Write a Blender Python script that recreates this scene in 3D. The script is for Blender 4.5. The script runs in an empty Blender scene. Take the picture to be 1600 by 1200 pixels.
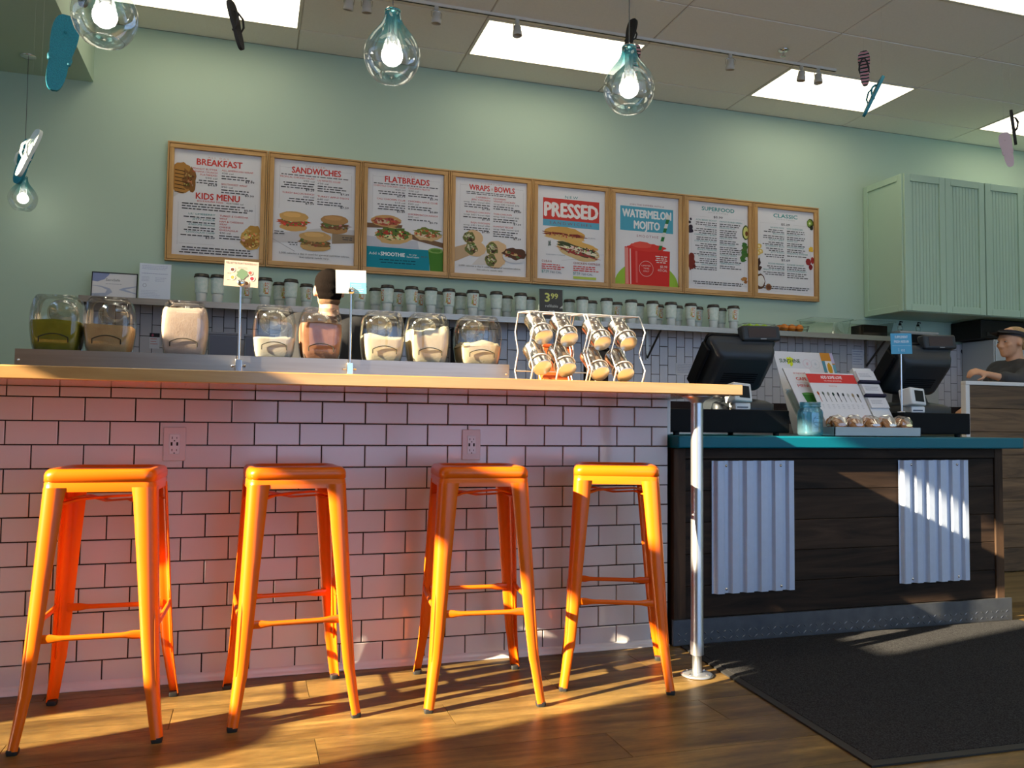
import bpy, bmesh, math, random
from mathutils import Vector, Matrix, Euler
random.seed(7)
PI = math.pi
scene = bpy.context.scene
col = scene.collection

# ---------------------------------------------------------------- camera
cam_data = bpy.data.cameras.new('camera')
cam = bpy.data.objects.new('camera', cam_data)
col.objects.link(cam)
scene.camera = cam
cam_data.sensor_fit = 'HORIZONTAL'
cam_data.sensor_width = 36.0
cam_data.lens = 36.0 * 1298.83 / 1600.0
cam_data.clip_start = 0.05
YAW, PITCH, ROLL = 0.30398, 0.04904, 0.01031
_f = Vector((math.sin(YAW) * math.cos(PITCH), math.cos(YAW) * math.cos(PITCH), math.sin(PITCH)))
_r0 = Vector((math.cos(YAW), -math.sin(YAW), 0))
_u0 = _r0.cross(_f)
_r = math.cos(ROLL) * _r0 + math.sin(ROLL) * _u0
_u = _r.cross(_f)
cam.matrix_world = Matrix(((_r.x, _u.x, -_f.x, 0.68576), (_r.y, _u.y, -_f.y, -3.08794), (_r.z, _u.z, -_f.z, 0.88918), (0, 0, 0, 1)))

# ---------------------------------------------------------------- sky, sun, exposure
world = bpy.data.worlds.new('sky')
scene.world = world
world.use_nodes = True
bg = world.node_tree.nodes['Background']
bg.inputs[0].default_value = (0.42, 0.62, 1.0, 1)
bg.inputs[1].default_value = 3.0

sun_data = bpy.data.lights.new('sun', 'SUN')
sun_data.energy = 40.0
sun_data.color = (1.0, 0.82, 0.58)
sun_data.angle = math.radians(0.6)
sun = bpy.data.objects.new('sun', sun_data)
col.objects.link(sun)
_az, _el = math.radians(13.3), math.radians(23.2)
SUN = Vector((math.cos(_el) * math.cos(_az), math.cos(_el) * math.sin(_az), -math.sin(_el)))
sun.rotation_euler = SUN.to_track_quat('-Z', 'Y').to_euler()
sun.location = (-6, -3, 4)

vs = scene.view_settings
vs.view_transform = 'Standard'
vs.look = 'None'
vs.gamma = 1.0
vs.use_curve_mapping = False
vs.exposure = -0.12
TROFFER = 3.6
scene.cycles.use_denoising = True
scene.cycles.max_bounces = 10
scene.cycles.diffuse_bounces = 5
scene.cycles.transparent_max_bounces = 24
scene.cycles.caustics_reflective = False
scene.cycles.caustics_refractive = False
scene.cycles.sample_clamp_indirect = 6.0

# ---------------------------------------------------------------- materials
MATS = {}
def M(name, color, rough=0.5, metal=0.0, spec=0.5, var=None, bump=None, coat=0.0, emit=None, stretch=None):
    """procedural principled material. var=(scale, other colour, contrast); bump=(scale, strength)"""
    if name in MATS:
        return MATS[name]
    m = bpy.data.materials.new(name)
    m.use_nodes = True
    nt = m.node_tree
    b = nt.nodes['Principled BSDF']
    b.inputs['Base Color'].default_value = (*color, 1)
    b.inputs['Roughness'].default_value = rough
    b.inputs['Metallic'].default_value = metal
    b.inputs['Specular IOR Level'].default_value = spec
    b.inputs['Coat Weight'].default_value = coat
    b.inputs['Coat Roughness'].default_value = 0.12
    if emit:
        b.inputs['Emission Color'].default_value = (*emit[0], 1)
        b.inputs['Emission Strength'].default_value = emit[1]
    tc = None
    if var or bump:
        tc = nt.nodes.new('ShaderNodeTexCoord')
        mp = nt.nodes.new('ShaderNodeMapping')
        nt.links.new(tc.outputs['Object'], mp.inputs['Vector'])
        if stretch:
            mp.inputs['Scale'].default_value = stretch
    if var:
        n = nt.nodes.new('ShaderNodeTexNoise')
        n.inputs['Scale'].default_value = var[0]
        n.inputs['Detail'].default_value = 5
        nt.links.new(mp.outputs[0], n.inputs['Vector'])
        r = nt.nodes.new('ShaderNodeValToRGB')
        c = var[2] if len(var) > 2 else 0.25
        r.color_ramp.elements[0].position = 0.5 - c
        r.color_ramp.elements[1].position = 0.5 + c
        r.color_ramp.elements[0].color = (*var[1], 1)
        r.color_ramp.elements[1].color = (*color, 1)
        nt.links.new(n.outputs['Fac'], r.inputs['Fac'])
        nt.links.new(r.outputs['Color'], b.inputs['Base Color'])
    if bump:
        n2 = nt.nodes.new('ShaderNodeTexNoise')
        n2.inputs['Scale'].default_value = bump[0]
        n2.inputs['Detail'].default_value = 3
        nt.links.new(mp.outputs[0], n2.inputs['Vector'])
        bp = nt.nodes.new('ShaderNodeBump')
        bp.inputs['Strength'].default_value = bump[1]
        bp.inputs['Distance'].default_value = 0.01
        nt.links.new(n2.outputs['Fac'], bp.inputs['Height'])
        nt.links.new(bp.outputs['Normal'], b.inputs['Normal'])
    MATS[name] = m
    return m

def wood(name, c1, c2, rough=0.45, scale=6.0, axis=0, coat=0.0, per_object=0.0, knots=False, spec=0.5, mottle=None):
    """wood grain running along the given local axis"""
    if name in MATS:
        return MATS[name]
    m = M(name, c1, rough, coat=coat, spec=spec)
    nt = m.node_tree
    b = nt.nodes['Principled BSDF']
    tc = nt.nodes.new('ShaderNodeTexCoord')
    mp = nt.nodes.new('ShaderNodeMapping')
    s = [scale * 6] * 3
    s[axis] = scale * 0.55
    mp.inputs['Scale'].default_value = s
    nt.links.new(tc.outputs['Object'], mp.inputs['Vector'])
    oi = nt.nodes.new('ShaderNodeObjectInfo')
    vm = nt.nodes.new('ShaderNodeVectorMath')
    vm.operation = 'SCALE'
    vm.inputs['Scale'].default_value = 37.0
    cmb = nt.nodes.new('ShaderNodeCombineXYZ')
    for i in range(3):
        nt.links.new(oi.outputs['Random'], cmb.inputs[i])
    nt.links.new(cmb.outputs[0], vm.inputs[0])
    nt.links.new(vm.outputs[0], mp.inputs['Location'])
    n = nt.nodes.new('ShaderNodeTexNoise')
    n.inputs['Scale'].default_value = 1.0
    n.inputs['Detail'].default_value = 7
    n.inputs['Roughness'].default_value = 0.62
    n.inputs['Distortion'].default_value = 1.2 if knots else 0.5
    nt.links.new(mp.outputs[0], n.inputs['Vector'])
    r = nt.nodes.new('ShaderNodeValToRGB')
    r.color_ramp.elements[0].position = 0.32
    r.color_ramp.elements[1].position = 0.68
    r.color_ramp.elements[0].color = (*c2, 1)
    r.color_ramp.elements[1].color = (*c1, 1)
    nt.links.new(n.outputs['Fac'], r.inputs['Fac'])
    out = r.outputs['Color']
    if per_object:
        hs = nt.nodes.new('ShaderNodeHueSaturation')
        mr = nt.nodes.new('ShaderNodeMapRange')
        mr.inputs['To Min'].default_value = 1 - per_object
        mr.inputs['To Max'].default_value = 1 + per_object
        nt.links.new(oi.outputs['Random'], mr.inputs['Value'])
        nt.links.new(mr.outputs[0], hs.inputs['Value'])
        nt.links.new(out, hs.inputs['Color'])
        out = hs.outputs['Color']
    if mottle:
        for sc_, lo, hi in mottle:
            n3 = nt.nodes.new('ShaderNodeTexNoise')
            n3.inputs['Scale'].default_value = sc_
            n3.inputs['Detail'].default_value = 6
            n3.inputs['Roughness'].default_value = 0.7
            mp3 = nt.nodes.new('ShaderNodeMapping')
            mp3.inputs['Scale'].default_value = (0.35, 1, 1)
            nt.links.new(tc.outputs['Object'], mp3.inputs['Vector'])
            nt.links.new(vm.outputs[0], mp3.inputs['Location'])
            nt.links.new(mp3.outputs[0], n3.inputs['Vector'])
            r3 = nt.nodes.new('ShaderNodeValToRGB')
            r3.color_ramp.elements[0].position = 0.38
            r3.color_ramp.elements[1].position = 0.62
            r3.color_ramp.elements[0].color = (*lo, 1)
            r3.color_ramp.elements[1].color = (*hi, 1)
            nt.links.new(n3.outputs['Fac'], r3.inputs['Fac'])
            mm = nt.nodes.new('ShaderNodeMix')
            mm.data_type = 'RGBA'
            mm.blend_type = 'MULTIPLY'
            mm.inputs[0].default_value = 1.0
            nt.links.new(out, mm.inputs[6])
            nt.links.new(r3.outputs['Color'], mm.inputs[7])
            out = mm.outputs[2]
    nt.links.new(out, b.inputs['Base Color'])
    bp = nt.nodes.new('ShaderNodeBump')
    bp.inputs['Strength'].default_value = 0.12
    bp.inputs['Distance'].default_value = 0.004
    nt.links.new(n.outputs['Fac'], bp.inputs['Height'])
    nt.links.new(bp.outputs['Normal'], b.inputs['Normal'])
    return m

def glass(name, tint=(1, 1, 1), gloss=0.10, rough=0.02, gradient=None, density=0.0):
    """thin clear shell: transparent body with a mirror-like Fresnel sheen; gradient=(z0, z1, tint at z1)"""
    if name in MATS:
        return MATS[name]
    m = bpy.data.materials.new(name)
    m.use_nodes = True
    nt = m.node_tree
    nt.nodes.clear()
    out = nt.nodes.new('ShaderNodeOutputMaterial')
    tr = nt.nodes.new('ShaderNodeBsdfTransparent')
    tr.inputs[0].default_value = (*tint, 1)
    gl = nt.nodes.new('ShaderNodeBsdfGlossy')
    gl.inputs['Roughness'].default_value = rough
    fr = nt.nodes.new('ShaderNodeLayerWeight')
    fr.inputs['Blend'].default_value = 0.35
    mr = nt.nodes.new('ShaderNodeMapRange')
    mr.inputs['To Min'].default_value = gloss
    mr.inputs['To Max'].default_value = 0.55
    nt.links.new(fr.outputs['Fresnel'], mr.inputs['Value'])
    mx = nt.nodes.new('ShaderNodeMixShader')
    nt.links.new(mr.outputs[0], mx.inputs[0])
    body = tr.outputs[0]
    if gradient or density:
        df = nt.nodes.new('ShaderNodeBsdfDiffuse')
        m2 = nt.nodes.new('ShaderNodeMixShader')
        if gradient:
            tc = nt.nodes.new('ShaderNodeTexCoord')
            sp = nt.nodes.new('ShaderNodeSeparateXYZ')
            nt.links.new(tc.outputs['Object'], sp.inputs[0])
            g = nt.nodes.new('ShaderNodeMapRange')
            g.inputs['From Min'].default_value = gradient[0]
            g.inputs['From Max'].default_value = gradient[1]
            nt.links.new(sp.outputs['Z'], g.inputs['Value'])
            mc = nt.nodes.new('ShaderNodeMix')
            mc.data_type = 'RGBA'
            mc.inputs[6].default_value = (*tint, 1)
            mc.inputs[7].default_value = (*gradient[2], 1)
            nt.links.new(g.outputs[0], mc.inputs[0])
            nt.links.new(mc.outputs[2], tr.inputs[0])
            df.inputs[0].default_value = (*[c * 0.8 for c in gradient[2]], 1)
            sc = nt.nodes.new('ShaderNodeMath')
            sc.operation = 'MULTIPLY'
            sc.inputs[1].default_value = 0.32
            nt.links.new(g.outputs[0], sc.inputs[0])
            nt.links.new(sc.outputs[0], m2.inputs[0])
        else:
            df.inputs[0].default_value = (*tint, 1)
            m2.inputs[0].default_value = density
        nt.links.new(tr.outputs[0], m2.inputs[1])
        nt.links.new(df.outputs[0], m2.inputs[2])
        body = m2.outputs[0]
    nt.links.new(body, mx.inputs[1])
    nt.links.new(gl.outputs[0], mx.inputs[2])
    nt.links.new(mx.outputs[0], out.inputs['Surface'])
    MATS[name] = m
    return m

_colour_no = {}
def C(rgb, rough=0.6):
    """plain print or paint colour"""
    k = tuple(round(c, 3) for c in rgb) + (rough,)
    if k not in _colour_no:
        _colour_no[k] = M('colour_%d' % len(_colour_no), rgb, rough, spec=0.2)
    return _colour_no[k]

def S(r, g, b):
    """sRGB 0-255 to linear"""
    def f(c):
        c /= 255.0
        return c / 12.92 if c <= 0.04045 else ((c + 0.055) / 1.055) ** 2.4
    return (f(r), f(g), f(b))

# ---------------------------------------------------------------- mesh helpers
class MB:
    def __init__(s):
        s.v, s.f, s.m, s.s, s.mats = [], [], [], [], []
    def mi(s, mat):
        if mat not in s.mats:
            s.mats.append(mat)
        return s.mats.index(mat)
    def add(s, verts, faces, mat, smooth=False, X=None):
        o = len(s.v)
        s.v += [tuple(X @ Vector(p)) if X else tuple(p) for p in verts]
        k = s.mi(mat)
        for f in faces:
            s.f.append([i + o for i in f]); s.m.append(k); s.s.append(smooth)
        return s
    def box(s, x0, x1, y0, y1, z0, z1, mat, X=None):
        vs_ = [(x0, y0, z0), (x1, y0, z0), (x1, y1, z0), (x0, y1, z0), (x0, y0, z1), (x1, y0, z1), (x1, y1, z1), (x0, y1, z1)]
        return s.add(vs_, [(3, 2, 1, 0), (4, 5, 6, 7), (0, 1, 5, 4), (1, 2, 6, 5), (2, 3, 7, 6), (3, 0, 4, 7)], mat, False, X)
    def rbox(s, x0, x1, y0, y1, z0, z1, bev, mat, seg=2, X=None):
        bm = bmesh.new()
        bmesh.ops.create_cube(bm, size=1.0)
        for v in bm.verts:
            v.co = Vector((x0 + (v.co.x + .5) * (x1 - x0), y0 + (v.co.y + .5) * (y1 - y0), z0 + (v.co.z + .5) * (z1 - z0)))
        bmesh.ops.bevel(bm, geom=list(bm.edges), offset=bev, segments=seg, profile=0.5, affect='EDGES')
        bm.verts.index_update(); bm.faces.index_update()
        big = sorted(bm.faces, key=lambda f: -f.calc_area())[:6]
        pts = [v.co.copy() for v in bm.verts]
        flat = [[v.index for v in f.verts] for f in big]
        keep = set(f.index for f in big)
        rnd = [[v.index for v in f.verts] for f in bm.faces if f.index not in keep]
        o = len(s.v)
        s.v += [tuple(X @ p) if X else tuple(p) for p in pts]
        kk = s.mi(mat)
        for fs_, sm in ((flat, False), (rnd, True)):
            for f in fs_:
                s.f.append([i + o for i in f]); s.m.append(kk); s.s.append(sm)
        bm.free()
        return s
    def loft(s, rings, mat, cap=True, smooth=True, closed=True, X=None, loop=False):
        n = len(rings[0]); vs_ = [p for r in rings for p in r]; fs = []
        R = len(rings)
        for a in range(R if loop else R - 1):
            b = (a + 1) % R
            for i in range(n if closed else n - 1):
                j = (i + 1) % n
                fs.append((a * n + i, a * n + j, b * n + j, b * n + i))
        s.add(vs_, fs, mat, smooth, X)
        if cap and closed and not loop:
            s.add(rings[0], [list(range(n))[::-1]], mat, False, X)
            s.add(rings[-1], [list(range(n))], mat, False, X)
        return s
    def lathe(s, prof, mat, n=24, cap=False, X=None, smooth=True):
        rings = [[(r * math.cos(2 * PI * i / n), r * math.sin(2 * PI * i / n), z) for i in range(n)] for r, z in prof]
        return s.loft(rings, mat, cap, smooth, True, X)
    def tube(s, pts, r, mat, n=8, cap=True, loop=False, X=None):
        pts = [Vector(p) for p in pts]
        rs = r if isinstance(r, (list, tuple)) else [r] * len(pts)
        rings = []; up = None
        for i, p in enumerate(pts):
            a = pts[i - 1] if (i > 0 or loop) else p
            b = pts[(i + 1) % len(pts)] if (i < len(pts) - 1 or loop) else p
            t = (b - a).normalized()
            if up is None:
                up = Vector((0, 0, 1)) if abs(t.z) < 0.9 else Vector((1, 0, 0))
            x = up.cross(t)
            if x.length < 1e-4:
                x = Vector((1, 0, 0)).cross(t)
            x.normalize(); y = t.cross(x).normalized(); up = y
            rings.append([p + rs[i] * (math.cos(2 * PI * k / n) * x + math.sin(2 * PI * k / n) * y) for k in range(n)])
        return s.loft(rings, mat, cap, True, True, X, loop)
    def prism(s, poly, z0, z1, mat, X=None, smooth=False):
        n = len(poly)
        vs_ = [(x, y, z0) for x, y in poly] + [(x, y, z1) for x, y in poly]
        s.add(vs_, [list(range(n))[::-1], list(range(n, 2 * n))], mat, False, X)
        s.add(vs_, [(i, (i + 1) % n, n + (i + 1) % n, n + i) for i in range(n)], mat, smooth, X)
        return s
    def ball(s, c, r, mat, n=16, m=10, X=None):
        rx, ry, rz = r if isinstance(r, (list, tuple)) else (r, r, r)
        rings = []
        for j in range(1, m):
            t = PI * j / m
            rings.append([(c[0] + rx * math.sin(t) * math.cos(2 * PI * i / n), c[1] + ry * math.sin(t) * math.sin(2 * PI * i / n), c[2] - rz * math.cos(t)) for i in range(n)])
        return s.loft(rings, mat, True, True, True, X)
    def mesh(s, name):
        me = bpy.data.meshes.new(name)
        me.from_pydata([tuple(v) for v in s.v], [], s.f)
        for mt in s.mats:
            me.materials.append(mt)
        me.polygons.foreach_set('material_index', s.m)
        me.polygons.foreach_set('use_smooth', s.s)
        me.update()
        return me
    def build(s, name, parent=None, loc=None, rot=None, world=False):
        return link(name, s.mesh(name), parent, loc, rot, world)

def link(name, me, parent=None, loc=None, rot=None, world=False):
    o = bpy.data.objects.new(name, me)
    col.objects.link(o)
    if loc is not None:
        o.location = loc
    if rot is not None:
        o.rotation_euler = rot
    if parent:
        o.parent = parent
        if world:
            o.matrix_parent_inverse = mat_of(parent).inverted()
    return o

def mat_of(o):
    m = Matrix.LocRotScale(o.location, o.rotation_euler, o.scale)
    return mat_of(o.parent) @ o.matrix_parent_inverse @ m if o.parent else m

def tag(o, label=None, cat=None, group=None, kind=None):
    if label: o['label'] = label
    if cat: o['category'] = cat
    if group: o['group'] = group
    if kind: o['kind'] = kind
    return o

def thing(name, label, cat, loc=(0, 0, 0), rotz=0.0, group=None, rot=None):
    o = bpy.data.objects.new(name, None)
    o.empty_display_size = 0.05
    col.objects.link(o)
    o.location = loc
    o.rotation_euler = rot if rot else (0, 0, rotz)
    return tag(o, label, cat, group)

def dup(root, label=None, loc=None, rotz=None):
    r = root.copy(); col.objects.link(r)
    if loc is not None: r.location = loc
    if rotz is not None: r.rotation_euler = (0, 0, rotz)
    if label: r['label'] = label
    for ch in list(root.children):
        c = ch.copy(); col.objects.link(c); c.parent = r
        for g in list(ch.children):
            d = g.copy(); col.objects.link(d); d.parent = c
    return r

def struct(o, label=None, cat=None):
    o['kind'] = 'structure'
    return tag(o, label, cat)

_text_cache = {}
def text_mesh(s, bold=0.0, spacing=1.0):
    """flat glyph outlines, left aligned, cap height about 0.7; returns verts, faces, width"""
    k = (s, bold, spacing)
    if k in _text_cache:
        return _text_cache[k]
    cu = bpy.data.curves.new('t', 'FONT')
    cu.body = s
    cu.resolution_u = 2
    cu.offset = bold
    cu.space_character = spacing
    cu.fill_mode = 'FRONT'
    ob = bpy.data.objects.new('t', cu)
    me = bpy.data.meshes.new_from_object(ob)
    vs_ = [tuple(v.co) for v in me.vertices]
    fs = [list(p.vertices) for p in me.polygons]
    bpy.data.objects.remove(ob); bpy.data.curves.remove(cu); bpy.data.meshes.remove(me)
    x0 = min([v[0] for v in vs_], default=0); x1 = max([v[0] for v in vs_], default=1)
    vs_ = [(v[0] - x0, v[1]) for v in vs_]
    _text_cache[k] = (vs_, fs, x1 - x0)
    return _text_cache[k]

class Sheet:
    """flat print on a sheet: local x right, z up, facing -y; u, v run 0..1 over w x h"""
    def __init__(s, w, h, depth=0.0006):
        s.w, s.h, s.d = w, h, depth
        s.letters, s.pics = MB(), MB()
        s.k = 0
        s.v0 = 0.0
    def Z(s, v):
        return (s.v0 + v * (1 - s.v0)) * s.h
    def lift(s):
        s.k += 1
        return -s.d - 0.00003 * s.k
    def text(s, t, u, v, cap, rgb, align='C', width=None, bold=0.0, spacing=1.0, tilt=0.0):
        vs_, fs, w = text_mesh(t, 0.0, spacing)
        sc = cap * (1 - s.v0) * s.h / 0.69
        sx = sc if width is None else width * s.w / w
        W = w * sx
        ox = {'L': 0, 'C': -W / 2, 'R': -W}[align]
        y = s.lift()
        ca, sa = math.cos(tilt), math.sin(tilt)
        for q, (dx, dz) in enumerate(((0, 0), (1, 0), (-1, 0), (0, .8), (0, -.8)) if bold else ((0, 0),)):
            pts = []
            for p in vs_:
                a, b = ox + p[0] * sx + dx * bold * sc, p[1] * sc + dz * bold * sc
                pts.append((u * s.w + a * ca - b * sa, y - q * 0.000004, s.Z(v) + a * sa + b * ca))
            s.letters.add(pts, fs, C(rgb))
    def para(s, u0, u1, v, n, rgb=(0.10, 0.095, 0.10), lead=0.021, cap=0.009, align='L', ragged=0.3):
        y = s.lift()
        for i in range(n):
            L = (u1 - u0) * (1 - ragged * random.random())
            a = u0 if align == 'L' else (u1 - L if align == 'R' else (u0 + u1 - L) / 2)
            e = a + L
            while a < e - 0.012:
                wl = min(random.uniform(0.02, 0.075), e - a)
                z = s.Z(v - i * lead)
                s.letters.add([(a * s.w, y, z), ((a + wl) * s.w, y, z), ((a + wl) * s.w, y, z + cap * s.h), (a * s.w, y, z + cap * s.h)], [(0, 1, 2, 3)], C(rgb))
                a += wl + 0.012
    def poly(s, pts, rgb):
        y = s.lift()
        s.pics.add([(u * s.w, y, s.Z(v)) for u, v in pts], [list(range(len(pts)))], C(rgb))
    def rect(s, u0, u1, v0, v1, rgb):
        s.poly([(u0, v0), (u1, v0), (u1, v1), (u0, v1)], rgb)
    def blob(s, u, v, ru, rv, rgb, rough=0.12, n=18, tilt=0.0, clip=True):
        pts = []
        for i in range(n):
            t = 2 * PI * i / n
            k = 1 + random.uniform(-rough, rough)
            a, b = ru * k * math.cos(t), rv * k * math.sin(t)
            x, y = u + a * math.cos(tilt) - b * math.sin(tilt), v + a * math.sin(tilt) + b * math.cos(tilt)
            if clip:
                x = min(max(x, 0.002), 0.998); y = min(max(y, 0.002), 0.998)
            pts.append((x, y))
        s.poly(pts, rgb)
    def line(s, u0, v0, u1, v1, t, rgb):
        d = Vector(((u1 - u0) * s.w, (v1 - v0) * s.h)); d.normalize()
        nx, ny = -d.y * t / 2 / s.w, d.x * t / 2 / s.h
        s.poly([(u0 - nx, v0 - ny), (u1 - nx, v1 - ny), (u1 + nx, v1 + ny), (u0 + nx, v0 + ny)], rgb)
    def ring(s, u, v, r, t, rgb, n=28):
        y = s.lift()
        pts = []
        for i in range(n):
            a = 2 * PI * i / n
            for q in (r, r - t):
                pts.append((u * s.w + q * math.cos(a), y, s.Z(v) + q * math.sin(a)))
        s.pics.add(pts, [(2 * i, 2 * ((i + 1) % n), 2 * ((i + 1) % n) + 1, 2 * i + 1) for i in range(n)], C(rgb))
    def build(s, parent, paper, thick=0.002, name='poster', loc=(0, 0, 0), rot=(0, 0, 0)):
        p = MB().box(0, s.w, 0, thick, 0, s.h, paper).build(name, parent, loc, rot)
        if s.pics.v:
            tag(s.pics.build('printed_picture', p), kind='stuff')
        if s.letters.v:
            tag(s.letters.build('lettering', p), kind='stuff')
        return p

ORD = ['first', 'second', 'third', 'fourth', 'fifth', 'sixth', 'seventh', 'eighth', 'ninth', 'tenth', 'eleventh', 'twelfth', 'thirteenth', 'fourteenth', 'fifteenth',
       'sixteenth', 'seventeenth', 'eighteenth', 'nineteenth', 'twentieth', 'twenty-first']

# common materials
mint = M('mint_wall_paint', S(184, 204, 184), 0.6, spec=0.3, var=(1.3, S(179, 199, 179), 0.4), bump=(160, 0.04))
mint_cab = M('mint_cabinet_paint', S(176, 202, 180), 0.42, bump=(90, 0.03))
white_tile = M('glazed_white_tile', S(222, 214, 212), 0.13, var=(3, S(214, 206, 204), 0.4), coat=0.3)
grout_dark = M('dark_grout', S(40, 25, 23), 0.9, bump=(300, 0.3))
steel = M('brushed_steel', (0.40, 0.355, 0.305), 0.36, 1.0, var=(14, (0.33, 0.29, 0.25), 0.3), stretch=(0.3, 8, 8))
chrome = M('polished_steel', (0.72, 0.70, 0.68), 0.10, 1.0)
black_plastic = M('black_plastic', (0.005, 0.0055, 0.007), 0.6, spec=0.12, bump=(220, 0.05))
dark_grey_plastic = M('charcoal_plastic', (0.020, 0.025, 0.031), 0.42, spec=0.4, bump=(200, 0.06))
white_plastic = M('white_plastic', (0.72, 0.72, 0.72), 0.35)
orange = M('orange_lacquered_steel', (0.82, 0.145, 0.003), 0.30, spec=0.35, coat=0.12, var=(2.5, (0.75, 0.122, 0.002), 0.4))
paper = M('white_paper', (0.74, 0.72, 0.74), 0.55, var=(3, (0.69, 0.67, 0.69), 0.4))
oak = wood('oak_frame', S(206, 160, 98), S(172, 126, 70), 0.4, 5, axis=0)
oak_v = wood('oak_frame_upright', S(206, 160, 98), S(172, 126, 70), 0.4, 5, axis=2)
butcher = wood('varnished_pine_counter', S(206, 162, 104), S(178, 130, 78), 0.24, 2.2, axis=0, coat=0.5)
clear = glass('clear_glass', (0.985, 0.99, 0.985), 0.04)
acrylic = glass('clear_acrylic', (0.90, 0.95, 0.93), 0.05)

# ================================================================ THE ROOM
XL, XR, YF, YB, ZC = -2.5, 9.6, -5.4, 3.2, 3.67

# floor with vinyl planks
floor_base = M('floor_underlay', S(92, 66, 36), 0.5)
floor_plain = wood('floor_far', S(142, 122, 84), S(88, 72, 46), 0.40, 1.6, axis=0)
floor = MB().box(XL - .1, XR + .1, YF - .1, YB + .1, -0.08, -0.004, floor_plain).build('floor')
struct(floor, 'worn honey-brown wood-look plank floor across the cafe', 'floor')
plank_mat = wood('vinyl_plank', S(148, 120, 70), S(90, 68, 36), 0.42, 1.5, axis=0, spec=0.32, per_object=0.14, knots=True, mottle=[(5, (.62, .60, .56), (1.12, 1.08, .96)), (38, (.78, .78, .78), (1.1, 1.1, 1.08))])
pl_w, pl_l = 0.184, 1.22
plank_me = MB().add([(0, 0, -.006), (pl_l, 0, -.006), (pl_l, pl_w, -.006), (0, pl_w, -.006),
                     (.0012, .0012, 0), (pl_l - .0012, .0012, 0), (pl_l - .0012, pl_w - .0012, 0), (.0012, pl_w - .0012, 0)],
                    [(4, 5, 6, 7), (0, 1, 5, 4), (1, 2, 6, 5), (2, 3, 7, 6), (3, 0, 4, 7)], plank_mat).mesh('plank')
k = 0
y = -2.30
row = 0
while y < 0.2:
    off = (row * 0.41) % pl_l
    x = -2.4 + off - pl_l
    while x < 5.4:
        if x > XL and not (y > -0.0 and x < 2.2 - pl_l):
            link('plank', plank_me, floor, (x, y, 0.0))
        x += pl_l
    y += pl_w
    row += 1

# bar wall: subway tiles, brick bond
TX, TZ, Z12 = 0.1556, 0.0794, 0.093
BX0, BX1 = -1.245, 2.331
wall_bar = MB().box(BX0, BX1, 0.004, 0.13, 0, 1.0, grout_dark).build('wall_bar')
struct(wall_bar, 'half wall under the bar covered in white subway tiles with dark grout', 'wall')
G = 0.0042
_tile_cache = {}
def tile_mesh(w, h, mat=white_tile, d=0.007, b=0.0022):
    kk = (round(w, 3), round(h, 3), mat.name)
    if kk not in _tile_cache:
        r1 = [(0, 0, 0), (w, 0, 0), (w, 0, h), (0, 0, h)]
        r2 = [(0, -d + b * .7, 0), (w, -d + b * .7, 0), (w, -d + b * .7, h), (0, -d + b * .7, h)]
        r3 = [(b, -d, b), (w - b, -d, b), (w - b, -d, h - b), (b, -d, h - b)]
        mb = MB()
        mb.loft([r1, r2, r3], mat, cap=False, smooth=False)
        mb.add(r3, [(0, 1, 2, 3)], mat)
        _tile_cache[kk] = mb.mesh('tile')
    return _tile_cache[kk]
for r in range(1, 14):
    zt = Z12 + (12 - (r - 1)) * TZ
    zb = zt - TZ
    if r == 1: zt = 1.0 + G * 0.5
    if r == 13: zb = 0.028 - G
    u = -8.0 if r % 2 == 0 else -8.5
    while u * TX < BX1 - 0.01:
        x0 = max(u * TX, BX0); x1 = min((u + 1) * TX, BX1)
        if x1 - x0 > 0.02:
            o = link('tile', tile_mesh(x1 - x0 - G, zt - zb - G), wall_bar, (x0 + G / 2, 0.004, zb + G / 2))
            o.rotation_euler = (random.gauss(0, .0035), 0, random.gauss(0, .0035))
        u += 1
cove = MB()
prof = [(0.003, 0.0), (-0.018, 0.0), (-0.018, 0.003), (-0.010, 0.008), (-0.005, 0.016), (-0.0035, 0.028), (0.003, 0.028)]
cove.loft([[(BX0, a, b) for a, b in prof], [(BX1, a, b) for a, b in prof]], white_tile, cap=True)
cove.build('cove_base', wall_bar)
MB().rbox(BX1, BX1 + .024, 0.02, 0.14, 0.855, 1.0, .003, white_plastic).build('end_trim', wall_bar)

# back wall
wall_back = MB().box(XL, XR, YB, YB + .12, -.05, ZC, mint).build('wall_back')
struct(wall_back, 'mint green painted back wall behind the menu boards', 'wall')
back_tile = M('satin_white_tile', S(206, 200, 202), 0.22, var=(4, S(196, 190, 192), 0.4))
splash = MB().box(-0.38, 7.9, YB - .012, YB - .001, 0.9, 1.70, grout_dark).build('tile_splashback', wall_back)
BW, BH = 0.0787, 0.1575
cells = []
n_cols = int((7.9 + 0.38) / BW)
for c in range(n_cols):
    z = 0.93 + (0.0 if c % 2 else BH / 2)
    z -= BH
    while z < 1.69:
        z0, z1 = max(z, 1.10), min(z + BH, 1.70)
        if z1 - z0 > 0.02:
            cells.append((-0.38 + c * BW, z0, z1))
        z += BH
rest = MB()
n = 0
for (x, z0, z1) in cells:
    show = z0 > 1.2 and (x < 5.6)
    if show and n < 290:
        link('tile', tile_mesh(BW - G, z1 - z0 - G, back_tile), wall_back, (x + G / 2, YB - .012, z0 + G / 2)); n += 1
    else:
        rest.box(x + G / 2, x + BW - G / 2, YB - .018, YB - .012, z0 + G / 2, z1 - G / 2, back_tile)
tag(rest.build('tile_field', wall_back), kind='stuff')

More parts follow.
